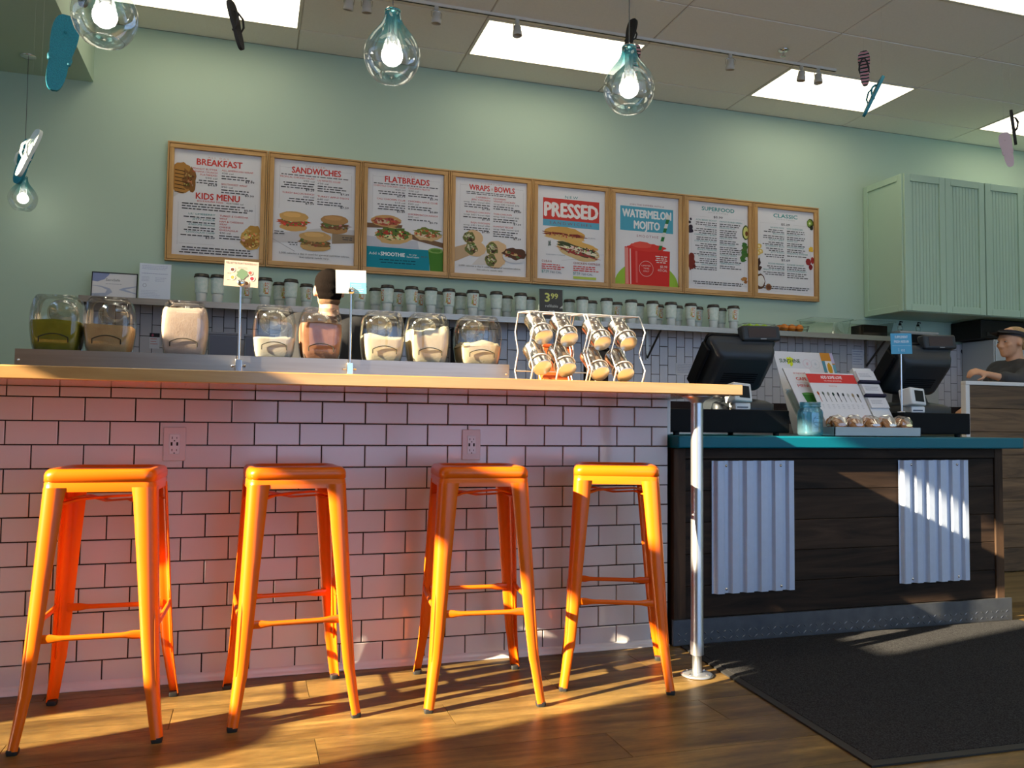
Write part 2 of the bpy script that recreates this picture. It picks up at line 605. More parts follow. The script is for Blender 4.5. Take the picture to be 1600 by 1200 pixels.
# left wall with glazed door and clerestory (the sun enters here)
wl = MB()
A0, A1, AZ0, AZ1 = -1.63, -0.86, 0.06, 2.19
B0, B1, BZ0, BZ1 = -1.72, 1.42, 2.47, 3.33
x0, x1 = XL - .04, XL
wl.box(x0, x1, YF, A0, 0, BZ0, mint); wl.box(x0, x1, A1, YB, 0, BZ0, mint)
wl.box(x0, x1, A0, A1, 0, AZ0, mint); wl.box(x0, x1, A0, A1, AZ1, BZ0, mint)
wl.box(x0, x1, YF, B0, BZ0, BZ1, mint); wl.box(x0, x1, B1, YB, BZ0, BZ1, mint)
wl.box(x0, x1, YF, YB, BZ1, ZC, mint)
struct(wl.build('wall_left'), 'mint green side wall with glazed openings letting in the low sun', 'wall')
pane = glass('window_pane', (0.96, 0.97, 0.96), 0.03)
alu = M('dark_bronze_aluminium', (0.05, 0.045, 0.04), 0.4, 0.6)
w1 = MB().box(XL - .026, XL - .02, A0, A1, AZ0, AZ1, pane).build('door_1')
struct(w1, 'narrow full-height glass side door', 'door')
w2 = MB().box(XL - .026, XL - .02, B0, B1, BZ0, BZ1, pane).build('window_1')
struct(w2, 'high clerestory window in the side wall', 'window')
# unseen blocker added at the door glass, outlined to cast the rounded floor shadow
pts = [(-1.45, 0.98), (-1.12, 0.98), (-1.12, 1.34)] + [(-1.285 + .165 * math.cos(t), 1.36 + .10 * math.sin(t)) for t in [PI * i / 10 for i in range(11)]] + [(-1.45, 1.34)]
mbn = MB().prism(pts, -.002, .002, C((0.5, 0.4, 0.3)), X=Matrix(((0, 0, 1, XL - .014), (1, 0, 0, 0), (0, 1, 0, 0), (0, 0, 0, 1))))
mbn.build('window_decal', w1)

# storefront behind the camera and right wall
wf = MB()
wf.box(XL, XR, YF - .1, YF, 0, 0.35, mint); wf.box(XL, XR, YF - .1, YF, 3.1, ZC, mint)
WX0 = 0.6
wall_tan = M('tan_wall_paint', S(170, 140, 108), 0.6, bump=(160, 0.04))
wf.box(XL, WX0, YF - .1, YF, 0.35, 3.1, wall_tan)
for i in range(7):
    xx = WX0 + i * (XR - WX0) / 6
    wf.box(xx - .05, xx + .05, YF - .1, YF, 0.35, 3.1, alu)
struct(wf.build('wall_front'), 'storefront wall of large windows opposite the bar', 'wall')
for i in range(6):
    xa = WX0 + i * (XR - WX0) / 6 + .05; xb = WX0 + (i + 1) * (XR - WX0) / 6 - .05
    struct(MB().box(xa, xb, YF - .06, YF - .05, .35, 3.1, pane).build('window_%d' % (i + 2)), 'storefront window pane number %s from the side wall' % ORD[i], 'window')
struct(MB().box(XR, XR + .1, YF, YB, 0, ZC, mint).build('wall_right'), 'mint green wall at the far right end', 'wall')

# ceiling: lay-in tiles
tile_white = M('mineral_ceiling_tile', S(246, 242, 234), 0.85, var=(60, S(240, 236, 228), 0.3), bump=(420, 0.12))
grid_white = M('ceiling_grid', S(190, 182, 170), 0.6)
ceiling = MB().box(XL - .1, XR + .1, YF - .1, YB + .1, ZC + .006, ZC + .08, grid_white).build('ceiling')
struct(ceiling, 'off-white suspended ceiling of large rectangular tiles', 'ceiling')
CX0, CXS, CY0, CYS = 0.95, 1.217, 2.865, -0.586
troffers = [(-1, 0), (1, 0), (3, 0), (5, 0), (1, 3), (3, 3), (5, 3), (-1, 3), (-1, 6), (1, 6), (3, 6), (5, 6), (0, 9), (2, 9), (4, 9), (6, 9), (-1, 12), (1, 12), (3, 12), (5, 12)]
g = 0.005
for i in range(-3, 8):
    for j in range(-1, 8):
        xa, xb = CX0 + i * CXS, CX0 + (i + 1) * CXS
        yb, ya = CY0 + j * CYS, CY0 + (j + 1) * CYS
        if (i, j) in troffers: continue
        yb = min(yb, YB); xb = min(xb, XR); xa = max(xa, XL)
        if yb - ya < .05 or xb - xa < .05: continue
        b = 0.004
        r1 = [(xa + g, ya + g, ZC + .006), (xb - g, ya + g, ZC + .006), (xb - g, yb - g, ZC + .006), (xa + g, yb - g, ZC + .006)]
        r2 = [(xa + g + b, ya + g + b, ZC), (xb - g - b, ya + g + b, ZC), (xb - g - b, yb - g - b, ZC), (xa + g + b, yb - g - b, ZC)]
        MB().loft([r1, r2], tile_white, cap=False, smooth=False).add(r2, [(3, 2, 1, 0)], tile_white).build('ceiling_tile', ceiling)
MB().box(XL, XR, YF, CY0 + 8 * CYS, ZC, ZC + .006, tile_white).build('ceiling_field', ceiling)
diff_mat = M('lit_diffuser', (0.9, 0.88, 0.8), 0.5, emit=((1.0, 0.90, 0.68), TROFFER))
frame_white = M('white_enamel', S(222, 216, 204), 0.4)
tro_lab = {(-1, 0): 'lit ceiling panel above the breakfast menu board', (1, 0): 'lit ceiling panel between the two nearest pendants and the track lights', (3, 0): 'lit ceiling panel behind the paired track lights on the right',
           (5, 0): 'lit ceiling panel at the right edge above the wall cabinets', (3, 3): 'lit ceiling panel in the top right corner of the view'}
for (i, j) in troffers:
    xa, xb = CX0 + i * CXS, CX0 + (i + 1) * CXS
    yb, ya = CY0 + j * CYS, CY0 + (j + 1) * CYS
    lab = tro_lab.get((i, j), 'lit ceiling panel over the seating area, %s row from the back wall, %s column' % (ORD[j // 3], ORD[i + 1]))
    t = thing('ceiling_light', lab, 'ceiling light', ((xa + xb) / 2, (ya + yb) / 2, ZC), 0, 'recessed ceiling light panels')
    hx, hy = (xb - xa) / 2, (yb - ya) / 2
    MB().box(-hx + .02, hx - .02, -hy + .02, hy - .02, -.001, .003, diff_mat).build('diffuser', t)
    fr = MB()
    fr.box(-hx, hx, -hy, -hy + .02, -.004, .005, frame_white); fr.box(-hx, hx, hy - .02, hy, -.004, .005, frame_white)
    fr.box(-hx, -hx + .02, -hy + .02, hy - .02, -.004, .005, frame_white); fr.box(hx - .02, hx, -hy + .02, hy - .02, -.004, .005, frame_white)
    fr.build('light_frame', t)

# soffit at the left
struct(MB().box(XL, -0.414, 1.3, YB, 3.238, ZC - .001, mint).build('ceiling_soffit'), 'mint green dropped soffit in the upper left corner', 'soffit')

# track lights
tr = thing('track_rail', 'long white lighting track running along the ceiling', 'track', (2.0, 2.2, ZC - .02))
MB().box(-3.4, 2.95, -.011, .011, .002, .02, M('track_white', S(226, 220, 208), 0.6)).build('rail', tr)
MB().box(-3.4, 2.95, -.005, .005, .0005, .002, C((0.02, 0.02, 0.02))).build('slot', tr)
track_grey = M('track_head_grey', S(196, 190, 180), 0.4)
lab_t = ['leftmost small track spotlight by the ceiling edge', 'small track spotlight second from left', 'small track spotlight above the flatbreads menu board', 'small track spotlight against the middle lit panel',
         'small track spotlight alone near the round sprinkler', 'left one of the two paired track spotlights', 'right one of the two paired track spotlights']
def spot_proto(label, x, tilt, turn):
    t = thing('track_spotlight', label, 'spotlight', (x, 2.2, ZC - .019), turn, 'track spotlights on the ceiling rail')
    MB().lathe([(.014, 0), (.016, -.01), (.016, -.026), (.006, -.03)], track_grey, 12, True).build('mount', t)
    MB().tube([(-.033, 0, -.075), (-.036, 0, -.04), (-.025, 0, -.03), (.025, 0, -.03), (.036, 0, -.04), (.033, 0, -.075)], .003, chrome, 6).build('yoke', t)
    X = Matrix.Translation((0, 0, -.078)) @ Matrix.Rotation(tilt, 4, 'X')
    MB().lathe([(.0, .036), (.022, .036), (.026, .03), (.026, .004), (.029, .002), (.029, -.003), (.031, -.006), (.033, -.036), (.030, -.037), (.027, -.01), (0, -.008)], track_grey, 18, X=X).build('lamp_can', t)
for i, x in enumerate([1.222, 1.336, 1.794, 2.355, 4.016, 4.636, 4.787]):
    spot_proto(lab_t[i], x, [.35, .2, .12, -.1, .2, .12, -.08][i], [.3, -.2, .2, .5, -.3, .4, .1][i])
# sprinkler
t = thing('sprinkler', 'small round fire sprinkler on the ceiling tiles', 'sprinkler', (4.366, 2.045, ZC))
MB().lathe([(0, -.001), (.04, -.001), (.042, -.004), (.03, -.012), (0, -.014)], chrome, 20).build('cover_plate', t)
MB().tube([(0, 0, -.01), (0, 0, -.045)], .007, chrome, 8).lathe([(0, -.045), (.018, -.045), (.018, -.049), (0, -.049)], chrome, 12).build('spray_head', t)

# wood half wall at the right with white trim
plank_dark = wood('stained_plank', S(126, 98, 68), S(66, 49, 34), 0.6, 2.4, axis=0, per_object=0.22, knots=True)
hw = MB().box(4.955, XR, 1.018, 1.03, 0, 1.17, grout_dark).build('wall_half')
struct(hw, 'brown plank half wall with white trim at the right edge', 'wall')
zz = 0.004
for r in range(8):
    MB().rbox(4.957, XR - .01, 1.0, 1.022, zz, zz + .1435, .002, plank_dark, 1).build('plank', hw)
    zz += .1455
MB().rbox(4.925, XR, .994, 1.034, 1.168, 1.192, .003, white_plastic).build('cap_trim', hw)
MB().rbox(4.925, 4.956, .994, 1.034, 0.0, 1.168, .003, white_plastic).build('end_trim', hw)

# ================================================================ BAR COUNTER
CT = 1.041
ct = MB().rbox(-1.26, 2.372, -0.49, 0.16, 1.002, CT, .004, butcher, 2).build('bar_countertop')
tag(ct, 'long varnished pine countertop overhanging the tiled bar wall', 'countertop')

galv = M('galvanised_tube', (0.62, 0.63, 0.64), 0.33, 0.85, var=(8, (0.52, 0.53, 0.55), 0.3), stretch=(4, 4, .4))
post = thing('support_post', 'round galvanised steel post holding up the end of the bar', 'post', (2.232, -0.407, 0))
MB().lathe([(.0235, .075), (.0235, .12), (.022, .125), (.022, .995)], galv, 24).build('tube', post)
MB().lathe([(.017, .008), (.017, .076), (.0235, .077)], galv, 20).build('lower_sleeve', post)
MB().lathe([(0, .001), (.056, .001), (.058, .004), (.05, .010), (.018, .014)], galv, 28).build('base_flange', post)
MB().lathe([(.022, .975), (.03, .985), (.055, .996), (.055, 1.0015), (0, 1.0015)], galv, 28).build('top_flange', post)
for a in range(4):
    MB().ball((.043 * math.cos(a * PI / 2 + .5), .043 * math.sin(a * PI / 2 + .5), .011), (.006, .006, .004), chrome, 8, 6).build('bolt', post)

# outlets
def outlet(x, label):
    t = thing('power_outlet', label, 'outlet', (x, -0.003, 0.8115), 0, 'power outlets on the bar wall')
    plate = M('outlet_plate', S(214, 200, 196), 0.3)
    MB().rbox(-.036, .036, -.008, 0, -.058, .058, .0025, plate).build('cover_plate', t)
    rc = MB().rbox(-.017, .017, -.0105, -.006, -.034, .034, .0015, white_plastic).build('receptacle', t)
    dk = C((0.02, 0.015, 0.015))
    for s in (-1, 1):
        m = MB()
        m.box(-.0085, -.0062, -.0112, -.0104, s * .021 - .004, s * .021 + .004, dk)
        m.box(.0062, .0082, -.0112, -.0104, s * .021 - .0032, s * .021 + .0032, dk)
        m.box(-.002, .002, -.0112, -.0104, s * .021 - .012, s * .021 - .008, dk)
        m.build('socket_slots', rc)
    for s in (-1, 1):
        MB().box(s * .009 - .003, s * .009 + .003, -.0112, -.0104, -.006, .006, dk).build('usb_port', rc)
outlet(0.4385, 'white wall outlet on the tiles right of the first stool')
outlet(1.4915, 'white wall outlet on the tiles above the third stool')

# stools
rubber = M('black_rubber', (0.015, 0.014, 0.013), 0.7)
def rsq(h, r, z, n=6, hy=None):
    hy = hy or h
    out = []
    for cx, cy, a0 in ((h - r, hy - r, 0), (-h + r, hy - r, PI / 2), (-h + r, -hy + r, PI), (h - r, -hy + r, 3 * PI / 2)):
        for i in range(n):
            a = a0 + PI / 2 * i / (n - 1)
            out.append((cx + r * math.cos(a), cy + r * math.sin(a), z))
    return out
def make_stool(label):
    t = thing('bar_stool', label, 'stool', (0, 0, 0), 0, 'orange metal stools along the bar')
    s = MB()
    s.loft([rsq(.148, .030, .688), rsq(.1475, .030, .713), rsq(.1455, .030, .7145), rsq(.1455, .030, .716), rsq(.148, .030, .7175), rsq(.148, .032, .735), rsq(.1455, .034, .744), rsq(.139, .034, .7505), rsq(.130, .034, .752),
            rsq(.121, .034, .7495), rsq(.117, .034, .745), rsq(.075, .030, .7435), rsq(.046, .0185, .743, hy=.019), rsq(.044, .0175, .740, hy=.0175)], orange, cap=False)
    seat = s.build('seat', t)
    def corner(z):
        k = 1 - z / .70
        fl = .010 * max(0, (.16 - z) / .16) ** 1.5
        return .148 + .036 * k + fl, .148 + .062 * k + fl
    for sx in (1, -1):
        for sy in (1, -1):
            rings = []
            for z, a in ((.700, .064), (.66, .060), (.60, .0575), (.45, .051), (.30, .045), (.20, .040), (.145, .037), (.13, .0345), (.06, .031), (.011, .029)):
                cx, cy = corner(z)
                r = min(.026, a * .55); th = .0025
                P = [(-a, 0)]
                for i in range(6):
                    q = PI / 2 - PI / 2 * i / 5
                    P.append((-r + r * math.cos(q), -r + r * math.sin(q)))
                P.append((0, -a))
                P.append((-th, -a))
                r2 = r - th
                for i in range(6):
                    q = PI / 2 * i / 5
                    P.append((-r + r2 * math.cos(q), -r + r2 * math.sin(q)))
                P.append((-a, -th))
                rings.append([(sx * (cx + p[0]), sy * (cy + p[1]), z) for p in P])
            lg = MB().loft(rings, orange, cap=True)
            # pressed rib on the outer corner
            rib = []
            for z in (.36, .33, .25, .18, .15, .142):
                cx, cy = corner(z)
                rib.append((sx * (cx - .0085), sy * (cy - .0085), z))
            lg.tube(rib, [.001, .0045, .0055, .0055, .0045, .001], orange, 8)
            leg = lg.build('leg', t)
            cx, cy = corner(.012)
            c = (sx * (cx - .0145), sy * (cy - .0145))
            MB().loft([[(c[0] + p[0], c[1] + p[1], p[2]) for p in rsq(.0135, .006, 0.0, 4)], [(c[0] + p[0], c[1] + p[1], p[2]) for p in rsq(.0150, .006, .008, 4)], [(c[0] + p[0], c[1] + p[1], p[2]) for p in rsq(.0140, .006, .014, 4)]], rubber).build('foot_cap', leg)
    def flat_rail(p, q, name):
        p, q = Vector(p), Vector(q)
        d = (q - p).normalized(); side = Vector((0, 0, 1)).cross(d).normalized()
        rings = []
        L = (q - p).length
        for s_, hw, hh in ((0, .003, .0125), (.035, .003, .0125), (.055, .0075, .0085), (.07, .008, .0075), (L - .07, .008, .0075), (L - .055, .0075, .0085), (L - .035, .003, .0125), (L, .003, .0125)):
            c = p + d * s_
            rings.append([c + side * hw * math.cos(2 * PI * i / 10) + Vector((0, 0, hh * math.sin(2 * PI * i / 10))) for i in range(10)])
        MB().loft(rings, orange).build(name, t)
    zr = .292; cx, cy = corner(zr)
    flat_rail((-cx + .03, -cy + .006, zr), (cx - .03, -cy + .006, zr), 'footrest')
    flat_rail((-cx + .03, cy - .006, zr + .012), (cx - .03, cy - .006, zr + .012), 'footrest')
    flat_rail((-cx + .006, -cy + .03, zr + .02), (-cx + .006, cy - .03, zr + .02), 'footrest')
    flat_rail((cx - .006, -cy + .03, zr + .02), (cx - .006, cy - .03, zr + .02), 'footrest')
    for s in (1, -1):
        d = Vector((1, s, 0)).normalized(); pr = Vector((-s, 1, 0)).normalized()
        rings = []
        for k, dz in ((-.19, -.012), (-.10, 0.004), (0, 0.006 * s), (.10, 0.004), (.19, -.012)):
            c = d * k + Vector((0, 0, .657 + dz))
            rings.append([c + pr * .011 + Vector((0, 0, .003)), c - pr * .011 + Vector((0, 0, .003)), c - pr * .011 - Vector((0, 0, .003)), c + pr * .011 - Vector((0, 0, .003))])
        MB().loft(rings, orange, smooth=False).build('cross_brace', t)
    return t
st = make_stool('leftmost orange metal bar stool with the shaded front foot')
st.location = (0.287, -0.342, 0); st.rotation_euler = (0, 0, math.radians(-1.5))
dup(st, 'second orange metal bar stool from the left between the two wall outlets', (0.822, -0.308, 0), math.radians(3.5))
dup(st, 'third orange metal bar stool from the left under the second outlet', (1.430, -0.338, 0), math.radians(-6))
dup(st, 'rightmost orange metal bar stool turned at an angle by the steel post', (1.951, -0.312, 0), math.radians(-22))

# floor mat
carpet = M('charcoal_carpet', (0.085, 0.084, 0.087), 0.95, spec=0.02, var=(240, (0.020, 0.020, 0.021), 0.2), bump=(520, 0.9))
mat_t = thing('floor_mat', 'large charcoal carpet mat in front of the register counter', 'mat', (3.2, -.7, 0))
outer = [(2.362, -.052), (2.262, -1.25), (4.02, -1.31), (4.13, -.052)]
inner = [(2.385, -.07), (2.288, -1.228), (3.998, -1.287), (4.105, -.07)]
MB().prism(inner, .001, .011, carpet).build('pile', mat_t, world=True)
ed = MB()
ed.loft([[(x, y, .0008) for x, y in outer], [(x, y, .006) for x, y in outer], [(x, y, .0095) for x, y in inner]], rubber, cap=False, smooth=False)
ed.build('rubber_edging', mat_t, world=True)

# ================================================================ REGISTER COUNTER
svc = thing('register_counter', 'dark plank register counter with two corrugated metal panels', 'counter', (3.2, .2, 0))
stain = wood('dark_stained_plank', S(66, 50, 38), S(24, 17, 14), 0.6, 2.4, axis=0, per_object=0.25, knots=True, spec=0.18)
stain_v = wood('dark_stained_stile', S(78, 58, 42), S(34, 25, 20), 0.6, 2.4, axis=2, per_object=0.2, knots=True, spec=0.18)
MB().box(2.345, 4.075, 0.0, .62, 0.0, .80, C((0.02, 0.016, 0.014))).build('carcass', svc, world=True)
zz = .105
for r in range(5):
    MB().rbox(2.40, 4.03, -.018, .002, zz, zz + .1285, .0018, stain, 1).build('plank', svc, world=True)
    zz += .130
MB().rbox(2.40, 4.03, -.024, .0, .757, .80, .0018, stain, 1).build('top_rail', svc, world=True)
for xa, xb in ((2.345, 2.40), (4.03, 4.078)):
    MB().rbox(xa, xb, -.026, .003, .10, .80, .002, stain_v, 1).build('stile', svc, world=True)
MB().rbox(4.062, 4.082, .0, .62, .0, .80, .002, stain, 1).build('end_panel', svc, world=True)
diamond = M('tread_plate_steel', (0.17, 0.18, 0.20), 0.38, 0.8, var=(20, (0.11, 0.12, 0.14), 0.3))
kp = MB().box(2.335, 4.10, -.042, -.028, .004, .106, diamond)
kick = kp.build('kick_plate', svc, world=True)
lug = MB()
i = 0
xx = 2.36
while xx < 4.09:
    for r in range(2):
        s = 1 if (i + r) % 2 else -1
        cz = .022 + r * .026
        X = Matrix.Translation((xx, -.042, cz)) @ Matrix.Rotation(s * .7, 4, 'Y')
        lug.add([(-.011, 0, 0), (0, 0, -.0032), (.011, 0, 0), (0, 0, .0032), (0, -.0022, 0)], [(0, 1, 4), (1, 2, 4), (2, 3, 4), (3, 0, 4)], diamond, False, X)
    xx += .030; i += 1
tag(lug.build('tread_lugs', kick), kind='stuff')
corr = M('galvanised_corrugated', (0.50, 0.57, 0.72), 0.45, 0.25, var=(40, (0.46, 0.53, 0.67), 0.3))
def corrugated(xa, xb, za, zb):
    n = 96; waves = 5.6
    top, bot = [], []
    for i in range(n + 1):
        k = i / n
        ph = (k * waves) % 1.0
        # flat crests and flat valleys with sloped sides
        hgt = min(max((abs(ph - .5) * 2 - .48) / .26, 0), 1)
        y_ = -.024 - .016 * (1 - hgt)
        x_ = xa + (xb - xa) * k
        top.append((x_, y_, zb)); bot.append((x_, y_, za))
    m = MB().loft([bot, top], corr, cap=False, smooth=False, closed=False)
    m.loft([[(p[0], p[1] + .0015, p[2]) for p in top], [(p[0], p[1] + .0015, p[2]) for p in bot]], corr, cap=False, smooth=False, closed=False)
    p = m.build('corrugated_panel', svc, world=True)
    for u in (.15, .83):
        for z in (za + .02, zb - .02):
            MB().lathe([(0, .004), (.004, .003), (.006, 0)], chrome, 10, X=Matrix.Translation((xa + u * (xb - xa), -.0415, z)) @ Matrix.Rotation(PI / 2, 4, 'X')).build('screw', p)
corrugated(2.522, 2.912, .200, .748)
corrugated(3.475, 3.857, .198, .748)
teal = M('teal_laminate', S(0, 102, 120), 0.36, spec=0.25, var=(3, S(0, 96, 113), 0.4))
tag(MB().rbox(2.338, 4.152, -.078, .66, .8015, .852, .006, teal, 2).build('teal_countertop'), 'teal laminate countertop carrying the two cash registers', 'countertop')
DT = .966
def cash_drawer(xa, xb, label):
    t = thing('cash_till', label, 'till', ((xa + xb) / 2, .29, .852), 0, 'black cash tills on the teal counter')
    w = (xb - xa) / 2
    MB().rbox(-w, w, -.20, .24, .013, DT - .852, .004, black_plastic).build('till_body', t)
    MB().box(-w + .006, w - .006, -.2035, -.199, .02, .085, black_plastic).build('back_plate', t)
    for sx in (-1, 1):
        for sy in (-.17, .2):
            MB().lathe([(.012, 0), (.014, .0135)], rubber, 10, True, X=Matrix.Translation((sx * (w - .05), sy, 0))).build('foot', t)
cash_drawer(2.385, 2.985, 'black cash till box under the left register')
cash_drawer(3.615, 4.010, 'black cash till box under the right register')

def register(xc, label):
    t = thing('cash_register', label, 'register', (xc, .30, DT), 0, 'touchscreen registers seen from behind')
    b = MB()
    b.loft([[(p[0], p[1], 0.0005) for p in rsq(.155, .03, 0, hy=.12)], [(p[0], p[1], .03) for p in rsq(.155, .03, 0, hy=.12)], [(p[0], p[1] + .01, .045) for p in rsq(.135, .03, 0, hy=.10)], [(p[0], p[1] + .02, .055) for p in rsq(.10, .03, 0, hy=.07)]], dark_grey_plastic)
    b.build('base', t)
    b = MB()
    b.loft([rsq(.085, .02, .05, hy=.045), [(p[0], p[1] + .01, p[2]) for p in rsq(.075, .02, .10, hy=.04)], [(p[0], p[1] + .01, p[2]) for p in rsq(.085, .02, .17, hy=.04)]], dark_grey_plastic)
    b.build('neck', t)
    X = Matrix.Translation((0, -.02, .212)) @ Matrix.Rotation(math.radians(41), 4, 'X')
    h = MB()
    # back housing bulging towards the customer
    def rr(hx, hz, y, r):
        return [(p[0], y, p[1]) for p in rsq(hx, r, 0, hy=hz)]
    h.loft([rr(.172, .135, .036, .02), rr(.172, .135, .012, .02), rr(.166, .128, .004, .02), rr(.160, .122, -.004, .02), rr(.158, .118, -.03, .03), rr(.140, .100, -.062, .03), rr(.120, .080, -.068, .03)], dark_grey_plastic, X=X)
    hd = h.build('screen_housing', t)
    MB().loft([rr(.176, .139, .036, .02), rr(.176, .139, .050, .02)], black_plastic, X=X).build('bezel', hd)
    MB().box(-.155, .155, .0502, .052, -.118, .118, C((0.01, 0.012, 0.02), 0.15), X=X).build('touch_screen', hd)
    MB().rbox(-.192, -.176, -.03, .04, -.12, .10, .006, black_plastic, X=X).build('card_slot', hd)
    v = MB()
    for i in range(5):
        v.box(-.09, .09, -.0705, -.066, -.05 + i * .012, -.046 + i * .012, black_plastic, X=X)
    v.build('vent', hd)
    # rear customer display
    X2 = Matrix.Translation((.085, -.09, .352)) @ Matrix.Rotation(math.radians(-8), 4, 'X') @ Matrix.Rotation(math.radians(-2), 4, 'Y')
    d = MB().rbox(-.1, .1, -.024, .024, -.036, .036, .010, dark_grey_plastic, 3, X=X2).build('customer_display', t)
    MB().box(-.072, .076, -.0252, -.0235, -.022, .024, C((0.06, 0.042, 0.038), 0.3), X=X2).build('display_window', d)
    MB().box(-.01, .02, -.0254, -.0238, -.030, -.0265, C((0.4, 0.4, 0.42)), X=X2).build('name_badge', d)
    MB().tube([(.05, -.085, .33), (.05, -.06, .27)], .02, dark_grey_plastic, 12).build('display_mount', t)
register(2.825, 'black touchscreen register nearest the end of the bar')
register(3.848, 'black touchscreen register behind the blue sign')

def card_reader(x, y, label):
    t = thing('card_reader', label, 'card reader', (x, y, DT), math.radians(-6), 'white card readers')
    MB().rbox(-.028, .045, -.03, .035, .0005, .03, .004, white_plastic).build('dock', t)
    X = Matrix.Translation((0, 0, .072)) @ Matrix.Rotation(math.radians(-12), 4, 'X') @ Matrix.Rotation(math.radians(16), 4, 'Z')
    h = MB().rbox(-.052, .05, -.034, .034, -.042, .042, .007, white_plastic, 3, X=X).build('body', t)
    MB().box(-.026, .034, -.0355, -.0335, -.026, .028, C((0.015, 0.015, 0.018), 0.2), X=X).build('screen', h)
    MB().box(-.02, .032, -.0312, -.0298, .008, .014, C((0.1, 0.12, 0.16))).build('emblem', t)
card_reader(2.748, .130, 'white card reader beside the end of the pine countertop')
card_reader(3.703, .130, 'white card reader beside the blue sign stand')

# blue sign on a stand
t = thing('blue_sign_stand', 'small blue sign on a slim steel stand by the right register', 'sign', (3.629, .119, DT))
MB().lathe([(0, .0005), (.020, .0005), (.020, .004), (.006, .007)], chrome, 20).build('stand_base', t)
MB().tube([(0, 0, .005), (0, 0, .29)], .004, chrome, 8).build('pole', t)
s = Sheet(.122, .098)
s.text('SUPPLEMENT', .5, .76, .12, (.75, .85, .9), width=.62, bold=.02); s.text('FRESH ADD-IN', .5, .54, .12, (.75, .85, .9), width=.70, bold=.02)
s.line(.06, .40, .94, .40, .0012, (.6, .75, .85)); s.text('1 oz', .5, .12, .16, (.7, .82, .9), width=.3)
s.build(t, M('sky_blue_card', S(70, 158, 196), 0.4), name='sign_card', loc=(-.061, -.006, .276), rot=(0, math.radians(-2.5), 0))

# mason jar
bluegl = glass('aqua_glass', (0.48, 0.80, 0.90), 0.07, 0.03, density=0.10)
t = thing('mason_jar', 'empty aqua blue glass mason jar at the counter edge', 'jar', (3.030, .005, .852))
MB().lathe([(0, .004), (.046, .003), (.053, .010), (.054, .02), (.054, .104), (.050, .116), (.042, .123), (.042, .127), (.0455, .129), (.0455, .133), (.042, .135), (.044, .138), (.044, .150), (.041, .150), (.040, .125), (.048, .113), (.051, .1), (.051, .02), (.045, .012), (0, .010)], bluegl, 32).build('glass_body', t)
sx = MB()
for a in (0, PI / 2, PI, 3 * PI / 2):
    for zz in (.04, .06, .08):
        sx.tube([(.0545 * math.cos(a + q), .0545 * math.sin(a + q), zz) for q in (-.35, -.17, 0, .17, .35)], .0012, bluegl, 5)
sx.tube([(.0545 * math.sin(q) , -.0545 * math.cos(q), .066 + .022 * math.sin(k)) for k, q in [(2 * PI * i / 20, .40 * math.cos(2 * PI * i / 20)) for i in range(20)]], .0013, bluegl, 5, loop=True)
sx.build('embossing', t)

# tray of cookies
grey_box = M('pale_grey_card', S(166, 180, 186), 0.5)
t = thing('snack_tray', 'pale grey open tray holding bagged cookies', 'tray', (3.365, .03, .8525))
m = MB()
m.box(-.235, .235, -.06, .045, 0, .004, grey_box)
m.box(-.235, .235, -.06, -.056, 0, .042, grey_box); m.box(-.235, .235, .041, .045, 0, .042, grey_box)
m.box(-.235, -.231, -.06, .045, 0, .042, grey_box); m.box(.231, .235, -.06, .045, 0, .042, grey_box)
m.build('tray_body', t)
cookie = M('baked_cookie', S(196, 142, 92), 0.8, var=(60, S(150, 96, 56), 0.3), bump=(90, 0.6))
bag = glass('cellophane', (0.97, 0.95, 0.92), 0.14, 0.12)
labs = ['leftmost bagged cookies in the grey tray', 'second bag of cookies from the left in the grey tray', 'third bag of cookies from the left in the grey tray', 'fourth bag of cookies from the left in the grey tray', 'rightmost bagged cookies in the grey tray']
for i in range(5):
    random.seed(40 + i)
    x = 3.182 + i * .0895
    t = thing('cookie_bag', labs[i], 'cookies', (x, .022, .857), .04 * (i - 2), 'bagged cookies in the tray')
    for j in range(2):
        X = Matrix.Translation((random.uniform(-.004, .004), -.022 + j * .04, .046 + .004 * j)) @ Matrix.Rotation(.9 + .2 * j, 4, 'X') @ Matrix.Rotation(random.uniform(-.3, .3), 4, 'Y')
        MB().lathe([(0, .012), (.022, .011), (.034, .006), (.036, 0), (.03, -.004), (0, -.005)], cookie, 14, X=X).build('cookie', t)
    rings = []
    for q in range(9):
        k = q / 8
        hx = .041 * (1 - .5 * abs(2 * k - 1) ** 3); hz = .045 * math.sqrt(max(.02, 1 - (2 * k - 1) ** 4))
        rings.append([(hx * math.cos(a) * random.uniform(.9, 1.08), -.043 + .086 * k, .048 + hz * math.sin(a) * random.uniform(.88, 1.1) * (1 if math.sin(a) > 0 else .95)) for a in [2 * PI * w / 14 for w in range(14)]])
    MB().loft(rings, bag, cap=True, smooth=False).build('clear_wrapper', t)
random.seed(11)

